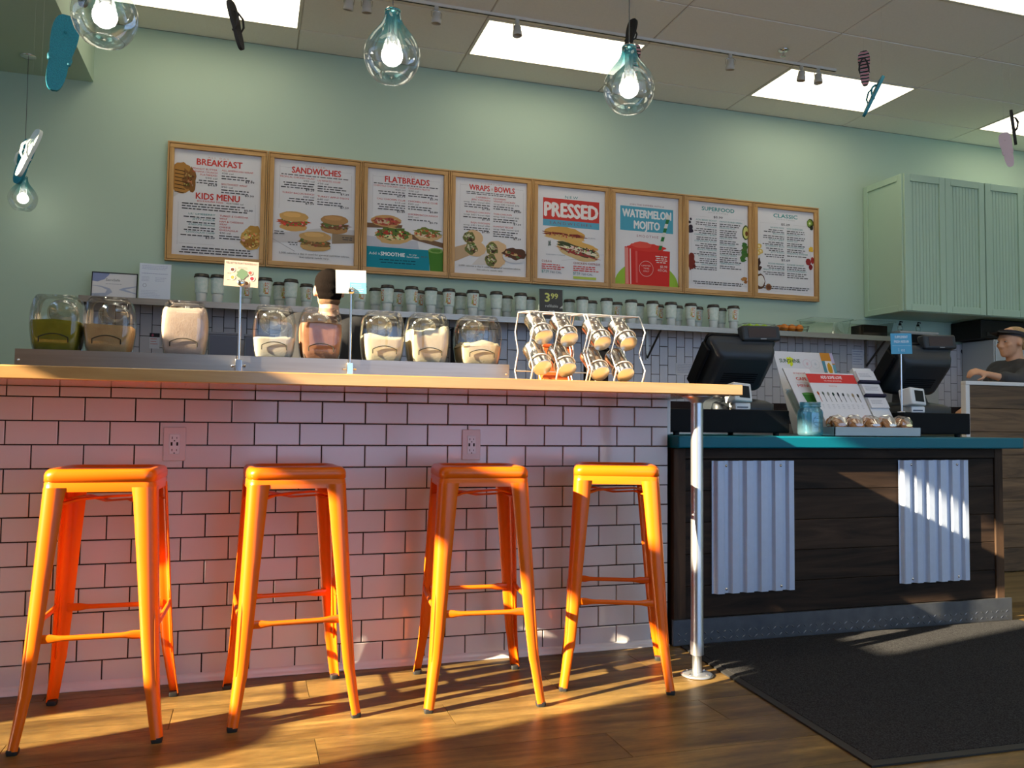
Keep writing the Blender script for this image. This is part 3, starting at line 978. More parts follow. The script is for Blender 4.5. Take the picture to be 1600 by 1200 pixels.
# printed stands on the register counter
def leaning(name, label, cat, x, y, z, w, h, lean, yaw=0.0):
    return thing(name, label, cat, (x, y, z), 0, None, rot=(-lean, 0, yaw))
red = (.62, .07, .06)
t = leaning('smoothie_sign', 'wide white sign with a yellow burst logo behind the counter brochures', 'sign', 3.250, .42, .861, .40, .3, .38)
s = Sheet(.360, .455)
s.v0 = 0.26
s.blob(.24, .84, .055, .07, S(214, 220, 40), .35, 22); s.text('SUNSHINE', .235, .81, .062, (.05, .12, .04), width=.34, bold=.02)
s.text('THE CHEERFUL SMOOTHIE', .24, .66, .03, red, width=.26); s.text('MADE FRESH DAILY', .24, .61, .03, red, width=.22); s.para(.1, .38, .55, 2, (.3, .3, .35), .04, .012)
for uu, cc in ((.52, S(222, 190, 196)), (.66, S(200, 204, 208))):
    s.ring(uu, .80, .026, .002, cc); s.blob(uu, .80, .02, .025, cc, .2)
    s.para(uu - .05, uu + .06, .62, 2, (.4, .4, .45), .035, .01, 'C')
s.rect(.78, 1.0, .35, 1.0, S(206, 138, 48)); s.rect(.78, .84, .66, .86, S(90, 150, 170)); s.rect(.95, 1, .5, .8, S(110, 168, 190)); s.rect(.78, .85, .45, .62, S(214, 110, 60)); s.rect(.95, 1, .82, 1, S(190, 180, 214))
s.rect(.835, .95, .60, .86, (.8, .78, .75)); s.blob(.892, .73, .04, .1, S(216, 160, 40), .08)
s.build(t, paper, .004, 'sign_panel')
MB().box(.1, .3, .004, .012, .0, .05, acrylic).build('easel_foot', t)
t = leaning('menu_booklet', 'white cafe menu booklet with a green smoothie picture', 'menu', 3.135, .125, .864, .13, .24, .62)
s = Sheet(.150, .385)
s.v0 = 0.36
s.text('tropical', .52, .86, .045, red, width=.44); s.text('CAFE', .52, .70, .075, red, width=.40, bold=.03); s.line(.25, .645, .8, .645, .0008, red); s.text('MENU', .52, .53, .07, red, width=.52, bold=.01)
s.poly([(.36, .02), (.66, .02), (.74, .36), (.28, .36)], S(58, 124, 50)); s.blob(.51, .37, .23, .03, S(96, 156, 80), .05); s.line(.86, .04, .82, .3, .004, S(160, 180, 150))
s.build(t, paper, .006, 'booklet_cover'); MB().box(-.028, -.004, .001, .02, 0, .25, acrylic).build('holder_side', t); MB().box(-.03, .152, .0075, .0105, 0, .262, acrylic).build('holder_back', t)
t = leaning('flyer', 'upright white flyer with a red header and a row of spoons', 'flyer', 3.208, .088, .8535, .27, .27, .56)
s = Sheet(.275, .355)
s.v0 = 0.155
s.rect(0, 1, .80, .975, S(214, 60, 56)); s.text('ADD SOME LOVE', .5, .885, .055, (.85, .8, .8), width=.44, bold=.02); s.text('TO YOUR SMOOTHIE', .5, .83, .025, (.85, .75, .75), width=.36)
s.text('boost it up', .46, .735, .025, red, width=.16)
sc_ = [S(190, 90, 50), S(90, 100, 90), S(140, 140, 130), S(40, 66, 60), S(60, 60, 70), S(80, 84, 84), S(170, 172, 168), S(150, 130, 100), S(70, 70, 66)]
for i in range(9):
    uu = .09 + i * .1
    s.blob(uu, .60 - .004 * i, .022, .035, sc_[i], .2); s.line(uu, .58, uu + .012, .44, .003, sc_[i]); s.para(uu - .02, uu + .03, .38, 3, (.5, .5, .52), .03, .008, 'C')
s.text('feel good', .5, .10, .025, red, width=.14)
s.build(t, paper, .003, 'flyer_sheet')
t = thing('brochure_rack', 'narrow white rack of leaflets with black pocket edges', 'brochure rack', (3.490, .092, .870), 0, None, rot=(-.55, 0, 0))
MB().box(0, .108, .004, .03, 0, .37, white_plastic).build('rack_back', t)
for i in range(3):
    pk = MB().box(.002, .106, -.006, .004, .135 + i * .078, .192 + i * .078, paper).build('leaflets', t)
    if i: MB().box(-.004, .112, -.013, .006, .135 + i * .078 - .014, .135 + i * .078 - .002, C((0.02, 0.02, 0.05))).build('pocket_edge', t)
    sh = Sheet(.1, .05); sh.para(.08, .9, .7, 3, (.35, .35, .4), .16, .06); sh.letters.build('lettering', pk, loc=(.004, -.006, .138 + i * .078))

# ================================================================ STEEL LEDGE AND POWDER JARS
def ledge(xa, xb, label):
    t = thing('steel_ledge', label, 'ledge', ((xa + xb) / 2, .20, CT), 0, 'steel ledges on the bar')
    w = (xb - xa) / 2
    MB().box(-w, w, -.12, -.1175, .0005, .086, steel).build('front_face', t)
    MB().box(-w, w, -.12, .16, .086, .0885, steel).build('top_plate', t)
    MB().box(-w, w, .1575, .16, -.2, .086, steel).build('rear_face', t)
    for s in (-1, 1):
        MB().lathe([(0, .003), (.004, .002), (.005, 0)], chrome, 8, X=Matrix.Translation((s * (w - .012), -.12, .05)) @ Matrix.Rotation(PI / 2, 4, 'X')).build('screw', t)
ledge(-.078, .630, 'brushed steel ledge under the three leftmost powder jars')
ledge(.633, 1.667, 'longer brushed steel ledge under the five jars on the right')
LT = CT + .0885

def superring(hx, hy, z, n=44, e=0.31):
    out = []
    for i in range(n):
        a = 2 * PI * i / n
        c, s = math.cos(a), math.sin(a)
        out.append((hx * math.copysign(abs(c) ** e, c), hy * math.copysign(abs(s) ** e, s), z))
    return out
JP = [(.0, .066), (.006, .071), (.03, .076), (.08, .0815), (.115, .0825), (.15, .0795), (.178, .0735), (.192, .067), (.198, .061)]
def jar_r(z):
    for (a, ra), (b, rb) in zip(JP, JP[1:]):
        if a <= z <= b:
            return ra + (rb - ra) * (z - a) / (b - a)
    return JP[-1][1]
dark_line = C((0.03, 0.028, 0.02))
smoke = glass('jar_lid_clear', (0.93, 0.94, 0.94), 0.10, 0.04)
def powder_jar(x, label, fill, top, rgb, rgb2, sx=1.0, peak=0.012, seed=0):
    random.seed(seed)
    t = thing('powder_jar', label, 'jar', (x, .21, LT), 0, 'clear jars of powder on the steel ledge')
    MB().loft([superring(r * sx, r * 1.0, z + .001) for z, r in JP], clear, cap=True).build('jar_body', t)
    pm = M('powder_%d' % seed, rgb, 0.95, spec=0.1, var=(26, rgb2, 0.35), bump=(200, 0.10))
    rings = []
    zs = [0.004 + (fill - .004) * i / 8 for i in range(9)]
    for z in zs:
        r = jar_r(z) - .004
        rings.append(superring(r * sx, r, z))
    # uneven heap on top
    heap = []
    for f in (.93, .6, .25):
        base = rings[-1] if f == .93 else None
        r = (jar_r(fill) - .004) * f
        rg = superring(r * sx, r, fill, e=.42 + .5 * (1 - f))
        heap.append([(p[0], p[1], fill + peak * (.35 + .65 * math.sin(p[0] * 46 + seed) * math.cos(p[1] * 30 + seed * 2)) * (1.15 - f) + random.uniform(-.004, .004) * (peak > .015)) for p in rg])
    wav = [(p[0], p[1], p[2] + peak * .8 * math.sin(p[0] * 38 + seed * 1.7) + random.uniform(-.002, .002)) for p in rings[-1]]
    rings[-1] = wav
    MB().loft(rings + heap, pm, cap=True).build('powder', t)
    # flat moulded panel with an arched top on the front
    a = MB()
    hw, zt = .046 * sx, .052
    pts = []
    def fy(z): return -(jar_r(z) * 1.0) - .0012
    for z in (.012, .03, .045): pts.append((-hw, fy(z), z))
    for i in range(9):
        q = -1 + 2 * i / 8
        z = .047 + .013 * (1 - q * q)
        pts.append((hw * q, fy(z), z))
    for z in (.045, .03, .012): pts.append((hw, fy(z), z))
    a.tube(pts[1:-1], .0019, dark_line, 6)
    a.build('panel_edge', t)
    # round opening facing the server, with its clear lid
    X = Matrix.Translation((0, .066, .145)) @ Matrix.Rotation(math.radians(-62), 4, 'X')
    o = MB().lathe([(.049, 0), (.053, .004), (.053, .012), (.049, .014), (.046, .012), (.046, 0)], smoke, 28, X=X).build('mouth_rim', t)
    MB().lathe([(0, .022), (.03, .021), (.048, .016), (.05, .012), (0, .011)], smoke, 28, X=X).build('lid', o)
    MB().loft([superring(.066 * sx, .066, .0005), superring(.070 * sx, .070, .006)], smoke, cap=True).build('thick_base', t)
powder_jar(.025, 'leftmost clear jar half full of olive green powder', .108, 0, S(150, 142, 46), S(112, 112, 34), 1.0, .004, 1)
powder_jar(.193, 'clear jar of tan powder beside the green powder jar', .098, 0, S(206, 176, 128), S(176, 142, 96), 1.0, .003, 2)
powder_jar(.447, 'clear jar nearly full of pale pink powder standing alone', .172, 0, S(228, 206, 188), S(206, 178, 160), 1.0, .004, 3)
powder_jar(.763, 'clear jar a third full of off-white powder right of the first sign pole', .078, 0, S(230, 224, 206), S(212, 204, 184), .97, .004, 4)
powder_jar(.935, 'clear jar of cocoa brown powder in front of the worker', .140, 0, S(190, 140, 110), S(150, 100, 74), 1.0, .004, 5)
powder_jar(1.176, 'clear jar of cream powder right of the second sign pole', .095, 0, S(236, 226, 196), S(220, 206, 168), 1.0, .016, 6)
powder_jar(1.357, 'clear jar of cream powder heaped up to one side', .125, 0, S(234, 224, 196), S(216, 202, 166), 1.0, .030, 7)
powder_jar(1.568, 'rightmost clear jar of cream powder near the canister racks', .085, 0, S(234, 220, 188), S(216, 198, 158), 1.1, .020, 8)
random.seed(12)

# sign stands clamped to the ledge
def pole_sign(x, label, w, h, ztop, sheet, card, roll=0.0):
    t = thing('sign_stand', label, 'sign', (x, .066, CT), 0, 'small signs on steel poles along the bar')
    H = ztop - CT
    MB().tube([(0, 0, .001), (0, 0, H - h * .9)], .0045, chrome, 10).build('pole', t)
    MB().rbox(-.012, .012, -.012, .012, .03, .075, .002, chrome).build('clamp', t)
    for s in (-1, 1):
        MB().tube([(s * .012, 0, .052), (s * .024, 0, .052)], [.003, .005], chrome, 8).build('clamp_screw', t)
    MB().lathe([(0, .003), (.012, .003), (.013, 0), (0, 0)], chrome, 16, X=Matrix.Translation((0, -.006, H - h * .9 + .004)) @ Matrix.Rotation(PI / 2, 4, 'X')).build('clip', t)
    sheet.build(t, card, .002, 'sign_card', loc=(-w / 2, -.004, H - h), rot=(0, roll, 0))
s = Sheet(.118, .094)
s.text('FEEL BETTER FROM THE INSIDE OUT', .5, .87, .07, (.25, .2, .2), width=.92, bold=.01)
for (u, v, r_, c1, c2) in ((.24, .64, .07, (.75, .7, .68), S(110, 70, 60)), (.25, .34, .075, (.8, .74, .66), S(206, 160, 90)), (.76, .56, .07, (.7, .5, .45), S(200, 90, 80)), (.82, .34, .075, (.76, .6, .6), S(160, 60, 70)), (.5, .12, .09, (.76, .7, .66), S(80, 50, 40)), (.67, .14, .07, (.7, .6, .5), S(150, 110, 70))):
    s.blob(u, v, r_ * 1.1, r_ * 1.35, c1, .03); s.blob(u, v, r_ * .75, r_ * .95, c2, .1)
s.blob(.53, .5, .16, .2, S(112, 140, 112), .2); s.para(.06, .2, .5, 2, (.5, .45, .45), .25, .02); s.para(.35, .65, .76, 2, (.5, .45, .45), .05, .015, 'C')
pole_sign(.640, 'cream card sign with round bowls on a steel pole beside the pink powder jar', .118, .094, 1.474, s, M('cream_card', S(206, 188, 170), 0.5), math.radians(1))
s = Sheet(.113, .088)
s.rect(.0, 1, 0, .48, S(120, 190, 214)); s.rect(.0, .45, .0, .5, S(206, 226, 232)); s.para(.5, .95, .36, 4, (.7, .85, .9), .09, .02)
pole_sign(1.036, 'blue and white card sign on a steel pole in front of the worker', .113, .088, 1.463, s, M('bright_white_card', (.72, .74, .74), 0.35), math.radians(-2))

# ================================================================ CANISTER RACKS
can_steel = M('canister_steel', (0.66, 0.64, 0.61), 0.19, 1.0, var=(10, (0.56, 0.54, 0.51), 0.3))
disc_steel = M('canister_end_steel', (0.72, 0.70, 0.66), 0.34, 1.0)
ax = Vector((-.10, .74, .67)).normalized()
def canister(c, label):
    t = thing('steel_canister', label, 'canister', c, 0, 'steel canisters tilted in wire racks', rot=ax.to_track_quat('Z', 'Y').to_euler())
    MB().lathe([(.0365, .003), (.0375, .006), (.0375, .026), (.0385, .028), (.0385, .031), (.0375, .033), (.0375, .112), (.040, .114), (.040, .124), (.036, .130), (0, .130)], can_steel, 32).build('canister_body', t)
    MB().lathe([(0, .0), (.034, .0), (.0365, .003)], disc_steel, 32).build('canister_end', t)
up = [(1.740, -.13, 1.221), (1.843, -.13, 1.216), (1.981, -.13, 1.207), (2.092, -.13, 1.209)]
lo = [(1.736, -.13, 1.104), (1.836, -.13, 1.099), (1.974, -.13, 1.088), (2.080, -.13, 1.086)]
wl_ = ['far left', 'second from left', 'third from left', 'far right']
for i, c in enumerate(up): canister(c, 'steel canister in the upper row of the racks, %s' % wl_[i])
for i, c in enumerate(lo): canister(c, 'steel canister in the lower row of the racks, %s' % wl_[i])
wire = M('bright_wire', (0.72, 0.71, 0.69), 0.3, 0.6)
def rack(xs, cans, label):
    t = thing('wire_rack', label, 'rack', ((xs[0] + xs[-1]) / 2, -.04, CT), 0, 'wire canister racks on the bar')
    o = Vector(t.location)
    for x in xs:
        p = [(x, -.12, 1.0445), (x, -.155, 1.105), (x, -.10, 1.175), (x, -.155, 1.255), (x, -.10, 1.322), (x, .03, 1.334), (x, .07, 1.26), (x, .03, 1.18), (x, .07, 1.105), (x, .03, 1.0445)]
        MB().tube([Vector(q) - o for q in p], .0034, wire, 6, loop=True).build('side_wire', t)
    for y, z in ((-.10, 1.322), (.03, 1.334), (.07, 1.105), (.03, 1.0445)):
        MB().tube([Vector((xs[0], y, z)) - o, Vector((xs[-1], y, z)) - o], .0030, wire, 6).build('cross_wire', t)
    for c in cans:
        cc = Vector(c) + ax * .036
        a = Vector((1, 0, 0)); b = ax.cross(a).normalized()
        MB().tube([cc + (a * math.cos(q) + b * math.sin(q)) * .0415 - o for q in [2 * PI * i / 28 for i in range(28)]], .0030, wire, 6, loop=True).build('hoop', t)
rack((1.688, 1.789, 1.912), [up[0], up[1], lo[0], lo[1]], 'left wire rack holding four tilted steel canisters')
rack((1.925, 2.028, 2.150), [up[2], up[3], lo[2], lo[3]], 'right wire rack holding four tilted steel canisters')
t = thing('orange_box', 'orange box partly hidden behind the left canister rack', 'box', (1.875, .11, CT))
MB().rbox(-.065, .065, -.03, .03, .0005, .165, .004, M('orange_card', S(196, 92, 34), 0.5)).build('box_body', t); MB().rbox(-.068, .068, -.033, .033, .165, .178, .003, M('orange_card_lid', S(168, 72, 26), 0.5)).build('lid', t)
t = thing('black_box', 'black box partly hidden behind the right canister rack', 'box', (2.055, .11, CT))
MB().rbox(-.045, .045, -.03, .03, .0005, .16, .004, black_plastic).build('box_body', t); MB().rbox(-.048, .048, -.033, .033, .16, .172, .003, black_plastic).build('lid', t)

# ================================================================ MENU BOARDS
REDP, TEALP, INK, ORP = S(204, 66, 58), S(40, 138, 138), (.075, .07, .075), S(206, 140, 110)
PW, PH = .592, .762
def column(s, u0, u1, v, items, align):
    ua = u0 if align == 'L' else u1
    for k, tx in items:
        if k in 'hg':
            s.text(tx, ua, v, .0165, REDP if k == 'h' else TEALP, align, width=min((u1 - u0), len(tx) * .0215)); v -= .027
        elif k == 'c':
            s.text(tx, ua, v, .0150, INK, align, width=len(tx) * .019); v -= .025
        elif k == 'p':
            s.text(tx, u1, v + .004, .0175, INK, 'R', width=.105, bold=.02); v -= .034
        else:
            s.para(u0, u1, v, k if isinstance(k, int) else int(tx), INK, .023, .0095, align); v -= .023 * int(tx)
    return v
def sandwich(s, u, v, w, h, fill, bun=S(206, 160, 96)):
    s.blob(u, v - h * .42, w * .86, h * .30, bun, .05); s.blob(u, v - h * .12, w * .98, h * .26, fill[0], .22, 26); s.blob(u - w * .2, v, w * .6, h * .14, fill[1], .35, 22)
    for q in range(34):
        s.blob(u + random.uniform(-.85, .85) * w, v + random.uniform(-.34, .10) * h, w * random.uniform(.04, .12), h * random.uniform(.03, .08), tuple(c * random.uniform(.55, 1.5) for c in random.choice(fill)), .45, 8)
    s.blob(u, v + h * .30, w * .90, h * .36, bun, .05); s.blob(u - w * .1, v + h * .42, w * .55, h * .16, tuple(min(1, c * 1.25) for c in bun), .1)
def specks(s, u, v, ru, rv, cols, n=26, r_=.016):
    for q in range(n):
        a, k_ = random.uniform(0, 2 * PI), math.sqrt(random.random())
        s.blob(u + ru * k_ * math.cos(a), v + rv * k_ * math.sin(a), r_ * random.uniform(.4, 1.2), r_ * random.uniform(.3, .8), tuple(min(1, c * random.uniform(.6, 1.4)) for c in random.choice(cols)), .4, 8)
def page(s): 
    for a, b, c, d in ((.07, .94, .07, .52), (.95, .90, .95, .52)): s.line(a, b, c, d, .0012, (.35, .34, .36))
    s.line(.07, .925, .24, .925, .0012, (.35, .34, .36)); s.line(.78, .925, .95, .925, .0012, (.35, .34, .36))
S1 = Sheet(PW, PH); s = S1
s.text('ALL DAY', .5, .935, .014, ORP, width=.24, spacing=1.6); s.text('BREAKFAST', .515, .866, .058, REDP, width=.52, bold=.03)
s.poly([(.002, .54), (.002, .7), (.28, .70), (.20, .66)], (.60, .58, .58)); s.blob(.09, .72, .145, .15, S(176, 126, 62), .07, 26); s.blob(.17, .71, .07, .11, S(136, 92, 46), .3, 20)
for q in range(7): s.line(.012, .80 - q * .034, .14 - abs(q - 3) * .006, .79 - q * .034, .006, S(70, 44, 22))
column(s, .2, .49, .82, [('h', 'PEANUT BUTTER'), ('h', 'BANANA CRUNCH'), ('h', 'FLATBREAD'), ('c', '590 cal'), ('b', '2'), ('p', '$4.69')], 'R')
column(s, .54, .92, .825, [('h', 'ALL AMERICAN WRAP'), ('c', '430 cal'), ('b', '2'), ('p', '$3.99'), ('h', 'SOUTHWEST WRAP'), ('c', '390 cal'), ('b', '2'), ('p', '$3.99')], 'L')
s.text('KIDS MENU', .505, .542, .058, REDP, width=.50, bold=.03)
s.text('BIG KAHUNA MEAL', .42, .515, .0165, REDP, width=.30); s.text('420/1080 cal', .70, .515, .0150, INK, width=.20)
s.para(.1, .92, .487, 3, INK, .024, .010); s.text('$5.99', .91, .458, .0175, INK, 'R', width=.1, bold=.02)
column(s, .08, .48, .39, [('g', "LIL' LIMEBERRY"), ('b', '1'), ('g', 'JETTY JUNIOR'), ('b', '1'), ('g', 'AWESOME ORANGE'), ('b', '2'), ('g', 'CHOCOLATE CHIMP'), ('b', '1'), ('p', '$3.49')], 'R')
column(s, .53, .86, .39, [('h', 'TURKEY & CHEDDAR'), ('h', 'WRAP'), ('h', 'HAM & CHEDDAR'), ('h', 'WRAP'), ('h', 'CHEESE'), ('h', 'QUESADILLA'), ('c', '470 cal'), ('b', '2')], 'L')
s.line(.06, .5, .06, .1, .0012, (.35, .34, .36)); s.line(.94, .53, .94, .3, .0012, (.35, .34, .36)); s.line(.08, .115, .48, .115, .0012, (.35, .34, .36))
s.blob(.90, .20, .125, .105, S(206, 162, 84), .08, 26); s.blob(.93, .27, .08, .06, S(186, 140, 66), .15); s.blob(.88, .16, .09, .05, S(158, 112, 50), .25); s.blob(.84, .21, .03, .02, S(226, 190, 120), .3)
s.para(.08, .93, .075, 3, INK, .024, .011, 'C', .1)
specks(s, .90, .20, .10, .085, [S(214, 172, 96), S(150, 106, 48), S(230, 196, 130)], 40); specks(s, .17, .70, .05, .09, [S(190, 146, 84), S(110, 72, 36)], 30)
S2 = Sheet(PW, PH); s = S2; page(s)
s.text('TOASTED', .5, .945, .014, ORP, width=.24, spacing=1.6); s.text('SANDWICHES', .515, .878, .058, REDP, width=.60, bold=.03); s.para(.08, .92, .853, 1, INK, .02, .008, 'C', .05)
column(s, .07, .49, .825, [('h', 'TROPICAL CHICKEN SALAD'), ('c', '590 cal'), ('b', '3'), ('p', '$7.29'), ('h', 'TURKEY BACON RANCH'), ('c', '580 cal'), ('b', '2'), ('p', '$7.59')], 'R')
column(s, .53, .92, .815, [('h', 'ULTIMATE CLUB'), ('c', '620 cal'), ('b', '3'), ('p', '$7.39'), ('h', 'TURKEY APPLE DIJON'), ('c', '640 cal'), ('b', '2'), ('p', '$7.59')], 'L')
s.poly([(.002, .18), (.002, .27), (.62, .36), (.998, .36), (.998, .27), (.5, .22)], (.58, .55, .56)); s.poly([(.72, .21), (.998, .23), (.998, .31), (.72, .31)], S(150, 128, 104)); s.line(.0, .22, .27, .11, .004, (.4, .38, .4))
sandwich(s, .25, .405, .195, .140, [S(196, 84, 56), S(96, 122, 56), S(222, 180, 150)]); sandwich(s, .75, .405, .190, .135, [S(120, 78, 54), S(104, 112, 60), S(196, 150, 120)], S(176, 132, 84)); sandwich(s, .52, .225, .22, .140, [S(134, 96, 56), S(176, 130, 82), S(96, 100, 50)], S(196, 156, 100))
s.para(.02, .16, .29, 2, INK, .02, .008); s.para(.17, .3, .19, 2, INK, .02, .008, 'R'); s.para(.82, .97, .275, 2, INK, .02, .008, 'R')
s.text('2,000 calories a day is used for general nutrition advice,', .51, .082, .017, INK, width=.86); s.text('but calorie needs vary.', .51, .05, .017, INK, width=.36)
S3 = Sheet(PW, PH); s = S3; page(s)
s.text('TOASTED', .5, .945, .014, ORP, width=.23, spacing=1.6); s.text('FLATBREADS', .515, .876, .058, REDP, width=.58, bold=.03); s.para(.08, .92, .852, 1, INK, .02, .008, 'C', .05)
column(s, .08, .49, .825, [('h', 'CHIPOTLE CHICKEN CLUB'), ('c', '450 cal'), ('b', '2'), ('p', '$5.79'), ('h', 'CALI CHICKEN CLUB'), ('c', '510 cal'), ('b', '3'), ('p', '$5.89')], 'R')
column(s, .53, .92, .825, [('h', 'CHICKEN PESTO'), ('c', '430 cal'), ('b', '2'), ('p', '$5.79'), ('h', 'CHICKEN APPLE CLUB'), ('c', '520 cal'), ('b', '2'), ('p', '$5.89'), ('h', 'CHICKEN BACON RANCH'), ('c', '500 cal'), ('b', '1'), ('p', '$5.79')], 'L')
s.poly([(.002, .40), (.45, .42), (.46, .45), (.002, .45)], S(120, 88, 62)); s.poly([(.56, .32), (.998, .25), (.998, .30), (.56, .37)], S(120, 90, 66)); s.poly([(.002, .22), (.68, .22), (.66, .30), (.002, .32)], (.52, .52, .58))
s.blob(.25, .48, .195, .06, S(196, 150, 96), .06, 24); s.blob(.25, .475, .17, .038, S(176, 84, 66), .2, 24); s.blob(.2, .47, .08, .02, S(216, 186, 150), .4)
s.blob(.34, .335, .24, .085, S(206, 166, 110), .08, 26); s.blob(.34, .36, .22, .06, S(92, 112, 48), .25, 26); s.blob(.28, .36, .06, .03, S(176, 62, 44), .3); s.blob(.44, .34, .05, .03, S(186, 96, 60), .3); s.blob(.36, .32, .12, .022, S(226, 206, 150), .4)
s.blob(.79, .37, .19, .06, S(206, 170, 120), .1, 24); s.blob(.79, .395, .18, .045, S(112, 122, 56), .3, 26); s.blob(.85, .37, .05, .02, S(186, 92, 60), .4); s.blob(.72, .36, .08, .02, S(226, 206, 170), .4)
specks(s, .34, .35, .20, .05, [S(96, 120, 50), S(176, 70, 48), S(220, 196, 140), S(60, 84, 36)], 60); specks(s, .79, .385, .16, .035, [S(112, 124, 56), S(186, 100, 64), S(222, 200, 150)], 50); specks(s, .25, .475, .15, .03, [S(190, 92, 70), S(222, 186, 140), S(120, 60, 44)], 30)
s.rect(.0, .82, .0, .215, S(18, 134, 152)); s.text('Add a', .105, .135, .026, (.8, .85, .85), width=.14, tilt=.05); s.text('SMOOTHIE', .34, .130, .036, (.82, .86, .86), width=.31, bold=.03); s.text('to any', .60, .150, .016, (.8, .85, .85), width=.1); s.text('food item', .60, .125, .018, (.8, .85, .85), width=.16); s.text('$4.29', .75, .135, .017, INK, width=.08)
s.para(.1, .72, .085, 2, S(10, 70, 84), .028, .009, 'C')
s.poly([(.83, .002), (.998, .002), (.998, .215), (.80, .215)], S(70, 122, 40)); s.blob(.90, .215, .10, .028, S(128, 160, 84), .05); s.blob(.9, .215, .07, .017, S(84, 130, 50), .1)
S4 = Sheet(PW, PH); s = S4; page(s)
s.text('SIGNATURE', .5, .948, .014, ORP, width=.30, spacing=1.6); s.text('WRAPS', .335, .880, .056, REDP, width=.28, bold=.03); s.text('&', .51, .892, .025, ORP, width=.03); s.text('BOWLS', .685, .880, .056, REDP, width=.28, bold=.03); s.para(.14, .86, .855, 2, INK, .018, .008, 'C', .15)
column(s, .1, .48, .80, [('h', 'CARIBBEAN'), ('h', 'JERK CHICKEN'), ('c', 'wrap 590 / bowl 450'), ('b', '2'), ('p', '$7.49'), ('h', 'BUFFALO CHICKEN'), ('c', 'wrap 560 / bowl 420'), ('b', '1'), ('p', '$7.49'), ('h', 'BAJA CHICKEN'), ('c', 'wrap 640 / bowl 490'), ('b', '2'), ('p', '$7.49')], 'R')
column(s, .53, .92, .80, [('h', 'HAWAIIAN'), ('h', 'VEGGIE CHICKEN'), ('c', 'wrap 530 / bowl 370'), ('b', '2'), ('p', '$7.49'), ('h', 'THAI CHICKEN'), ('c', 'wrap 540 / bowl 390'), ('b', '2'), ('p', '$7.39'), ('h', 'HUMMUS VEGGIE'), ('c', 'wrap 740 / bowl 620'), ('b', '3'), ('p', '$7.29')], 'L')
s.poly([(.002, .12), (.002, .27), (.36, .36), (.36, .25)], S(190, 160, 126)); s.poly([(.24, .10), (.40, .24), (.72, .20), (.70, .12)], (.66, .6, .56))
for (u, v, r_) in ((.20, .38, .11), (.23, .27, .115), (.52, .28, .12), (.50, .16, .11)):
    s.blob(u + .06, v, r_ * 1.25, r_ * .72, S(216, 180, 138), .06, 22); s.blob(u, v, r_ * .72, r_ * .58, S(112, 112, 62), .15); s.blob(u - .01, v + .01, r_ * .4, r_ * .25, S(206, 196, 160), .4); s.blob(u + .02, v - .02, r_ * .3, r_ * .2, S(84, 52, 44), .4)
[specks(s, a_, b_, .07, .055, [S(112, 112, 62), S(206, 196, 160), S(70, 50, 40), S(90, 110, 50)], 24, .014) for a_, b_ in ((.20, .38), (.23, .27), (.52, .28), (.50, .16))]
s.blob(.83, .21, .165, .065, (.66, .64, .66), .02, 28); s.blob(.83, .245, .16, .06, S(88, 58, 42), .18, 26)
for q in range(12): s.blob(.83 + random.uniform(-.12, .12), .245 + random.uniform(-.035, .035), .025, .014, random.choice([S(200, 160, 110), S(120, 50, 40), S(90, 110, 60)]), .3, 8)
s.text('2,000 calories a day is used for general nutrition advice,', .49, .078, .017, INK, width=.86); s.text('but calorie needs vary.', .49, .046, .017, INK, width=.36)
S5 = Sheet(PW, PH); s = S5
s.text('NEW', .5, .885, .030, TEALP, width=.19, spacing=1.4); s.rect(.085, .915, .645, .875, S(200, 62, 54)); s.text('PRESSED', .5, .682, .145, (.80, .74, .72), width=.78, bold=.045)
s.rect(.085, .915, .575, .645, S(92, 160, 186)); s.text('SANDWICHES', .49, .598, .028, S(128, 86, 92), width=.62, spacing=1.5)
s.blob(.40, .50, .305, .075, S(206, 156, 82), .05, 30, -.05); s.blob(.40, .487, .29, .025, S(126, 56, 44), .35, 30, -.05); s.blob(.40, .455, .29, .03, S(214, 172, 104), .1, 24, -.05)
s.blob(.60, .33, .315, .10, S(206, 176, 126), .06, 30, -.17); s.blob(.60, .345, .295, .062, S(64, 72, 46), .18, 30, -.17); s.blob(.60, .33, .28, .03, S(226, 214, 186), .4, 26, -.17); s.blob(.60, .305, .28, .022, S(150, 62, 56), .3, 26, -.17); s.blob(.64, .40, .26, .03, S(216, 168, 92), .08, 24, -.17)
specks(s, .60, .335, .26, .035, [S(64, 72, 46), S(226, 214, 186), S(150, 62, 56), S(206, 176, 126)], 70, .013); specks(s, .40, .485, .26, .02, [S(126, 56, 44), S(206, 156, 82), S(170, 90, 60)], 40, .012)
s.blob(.18, .385, .02, .028, S(110, 120, 116), .4); s.line(.36, .215, .62, .24, .002, (.4, .4, .45)); s.line(.88, .30, .99, .305, .002, (.4, .4, .45)); s.text('CUBAN', .80, .47, .012, S(120, 130, 150), width=.1); s.text('CHICKEN CAPRESE', .27, .262, .012, S(120, 130, 150), width=.28)
s.text('CUBAN', .07, .185, .022, S(150, 70, 74), 'L', width=.14, spacing=1.3); s.para(.07, .44, .155, 3, REDP, .022, .010); s.text('$7.59', .07, .07, .030, TEALP, 'L', width=.10); s.text('740 CAL', .19, .07, .022, S(90, 110, 130), 'L', width=.17)
s.text('CHICKEN CAPRESE', .53, .185, .022, S(150, 70, 74), 'L', width=.40); s.para(.53, .95, .155, 3, REDP, .022, .010); s.text('$7.59', .53, .07, .030, TEALP, 'L', width=.10); s.text('720 CAL', .65, .07, .022, S(90, 110, 130), 'L', width=.17); s.rect(.53, .87, .025, .052, S(180, 196, 84))
S6 = Sheet(PW, PH); s = S6
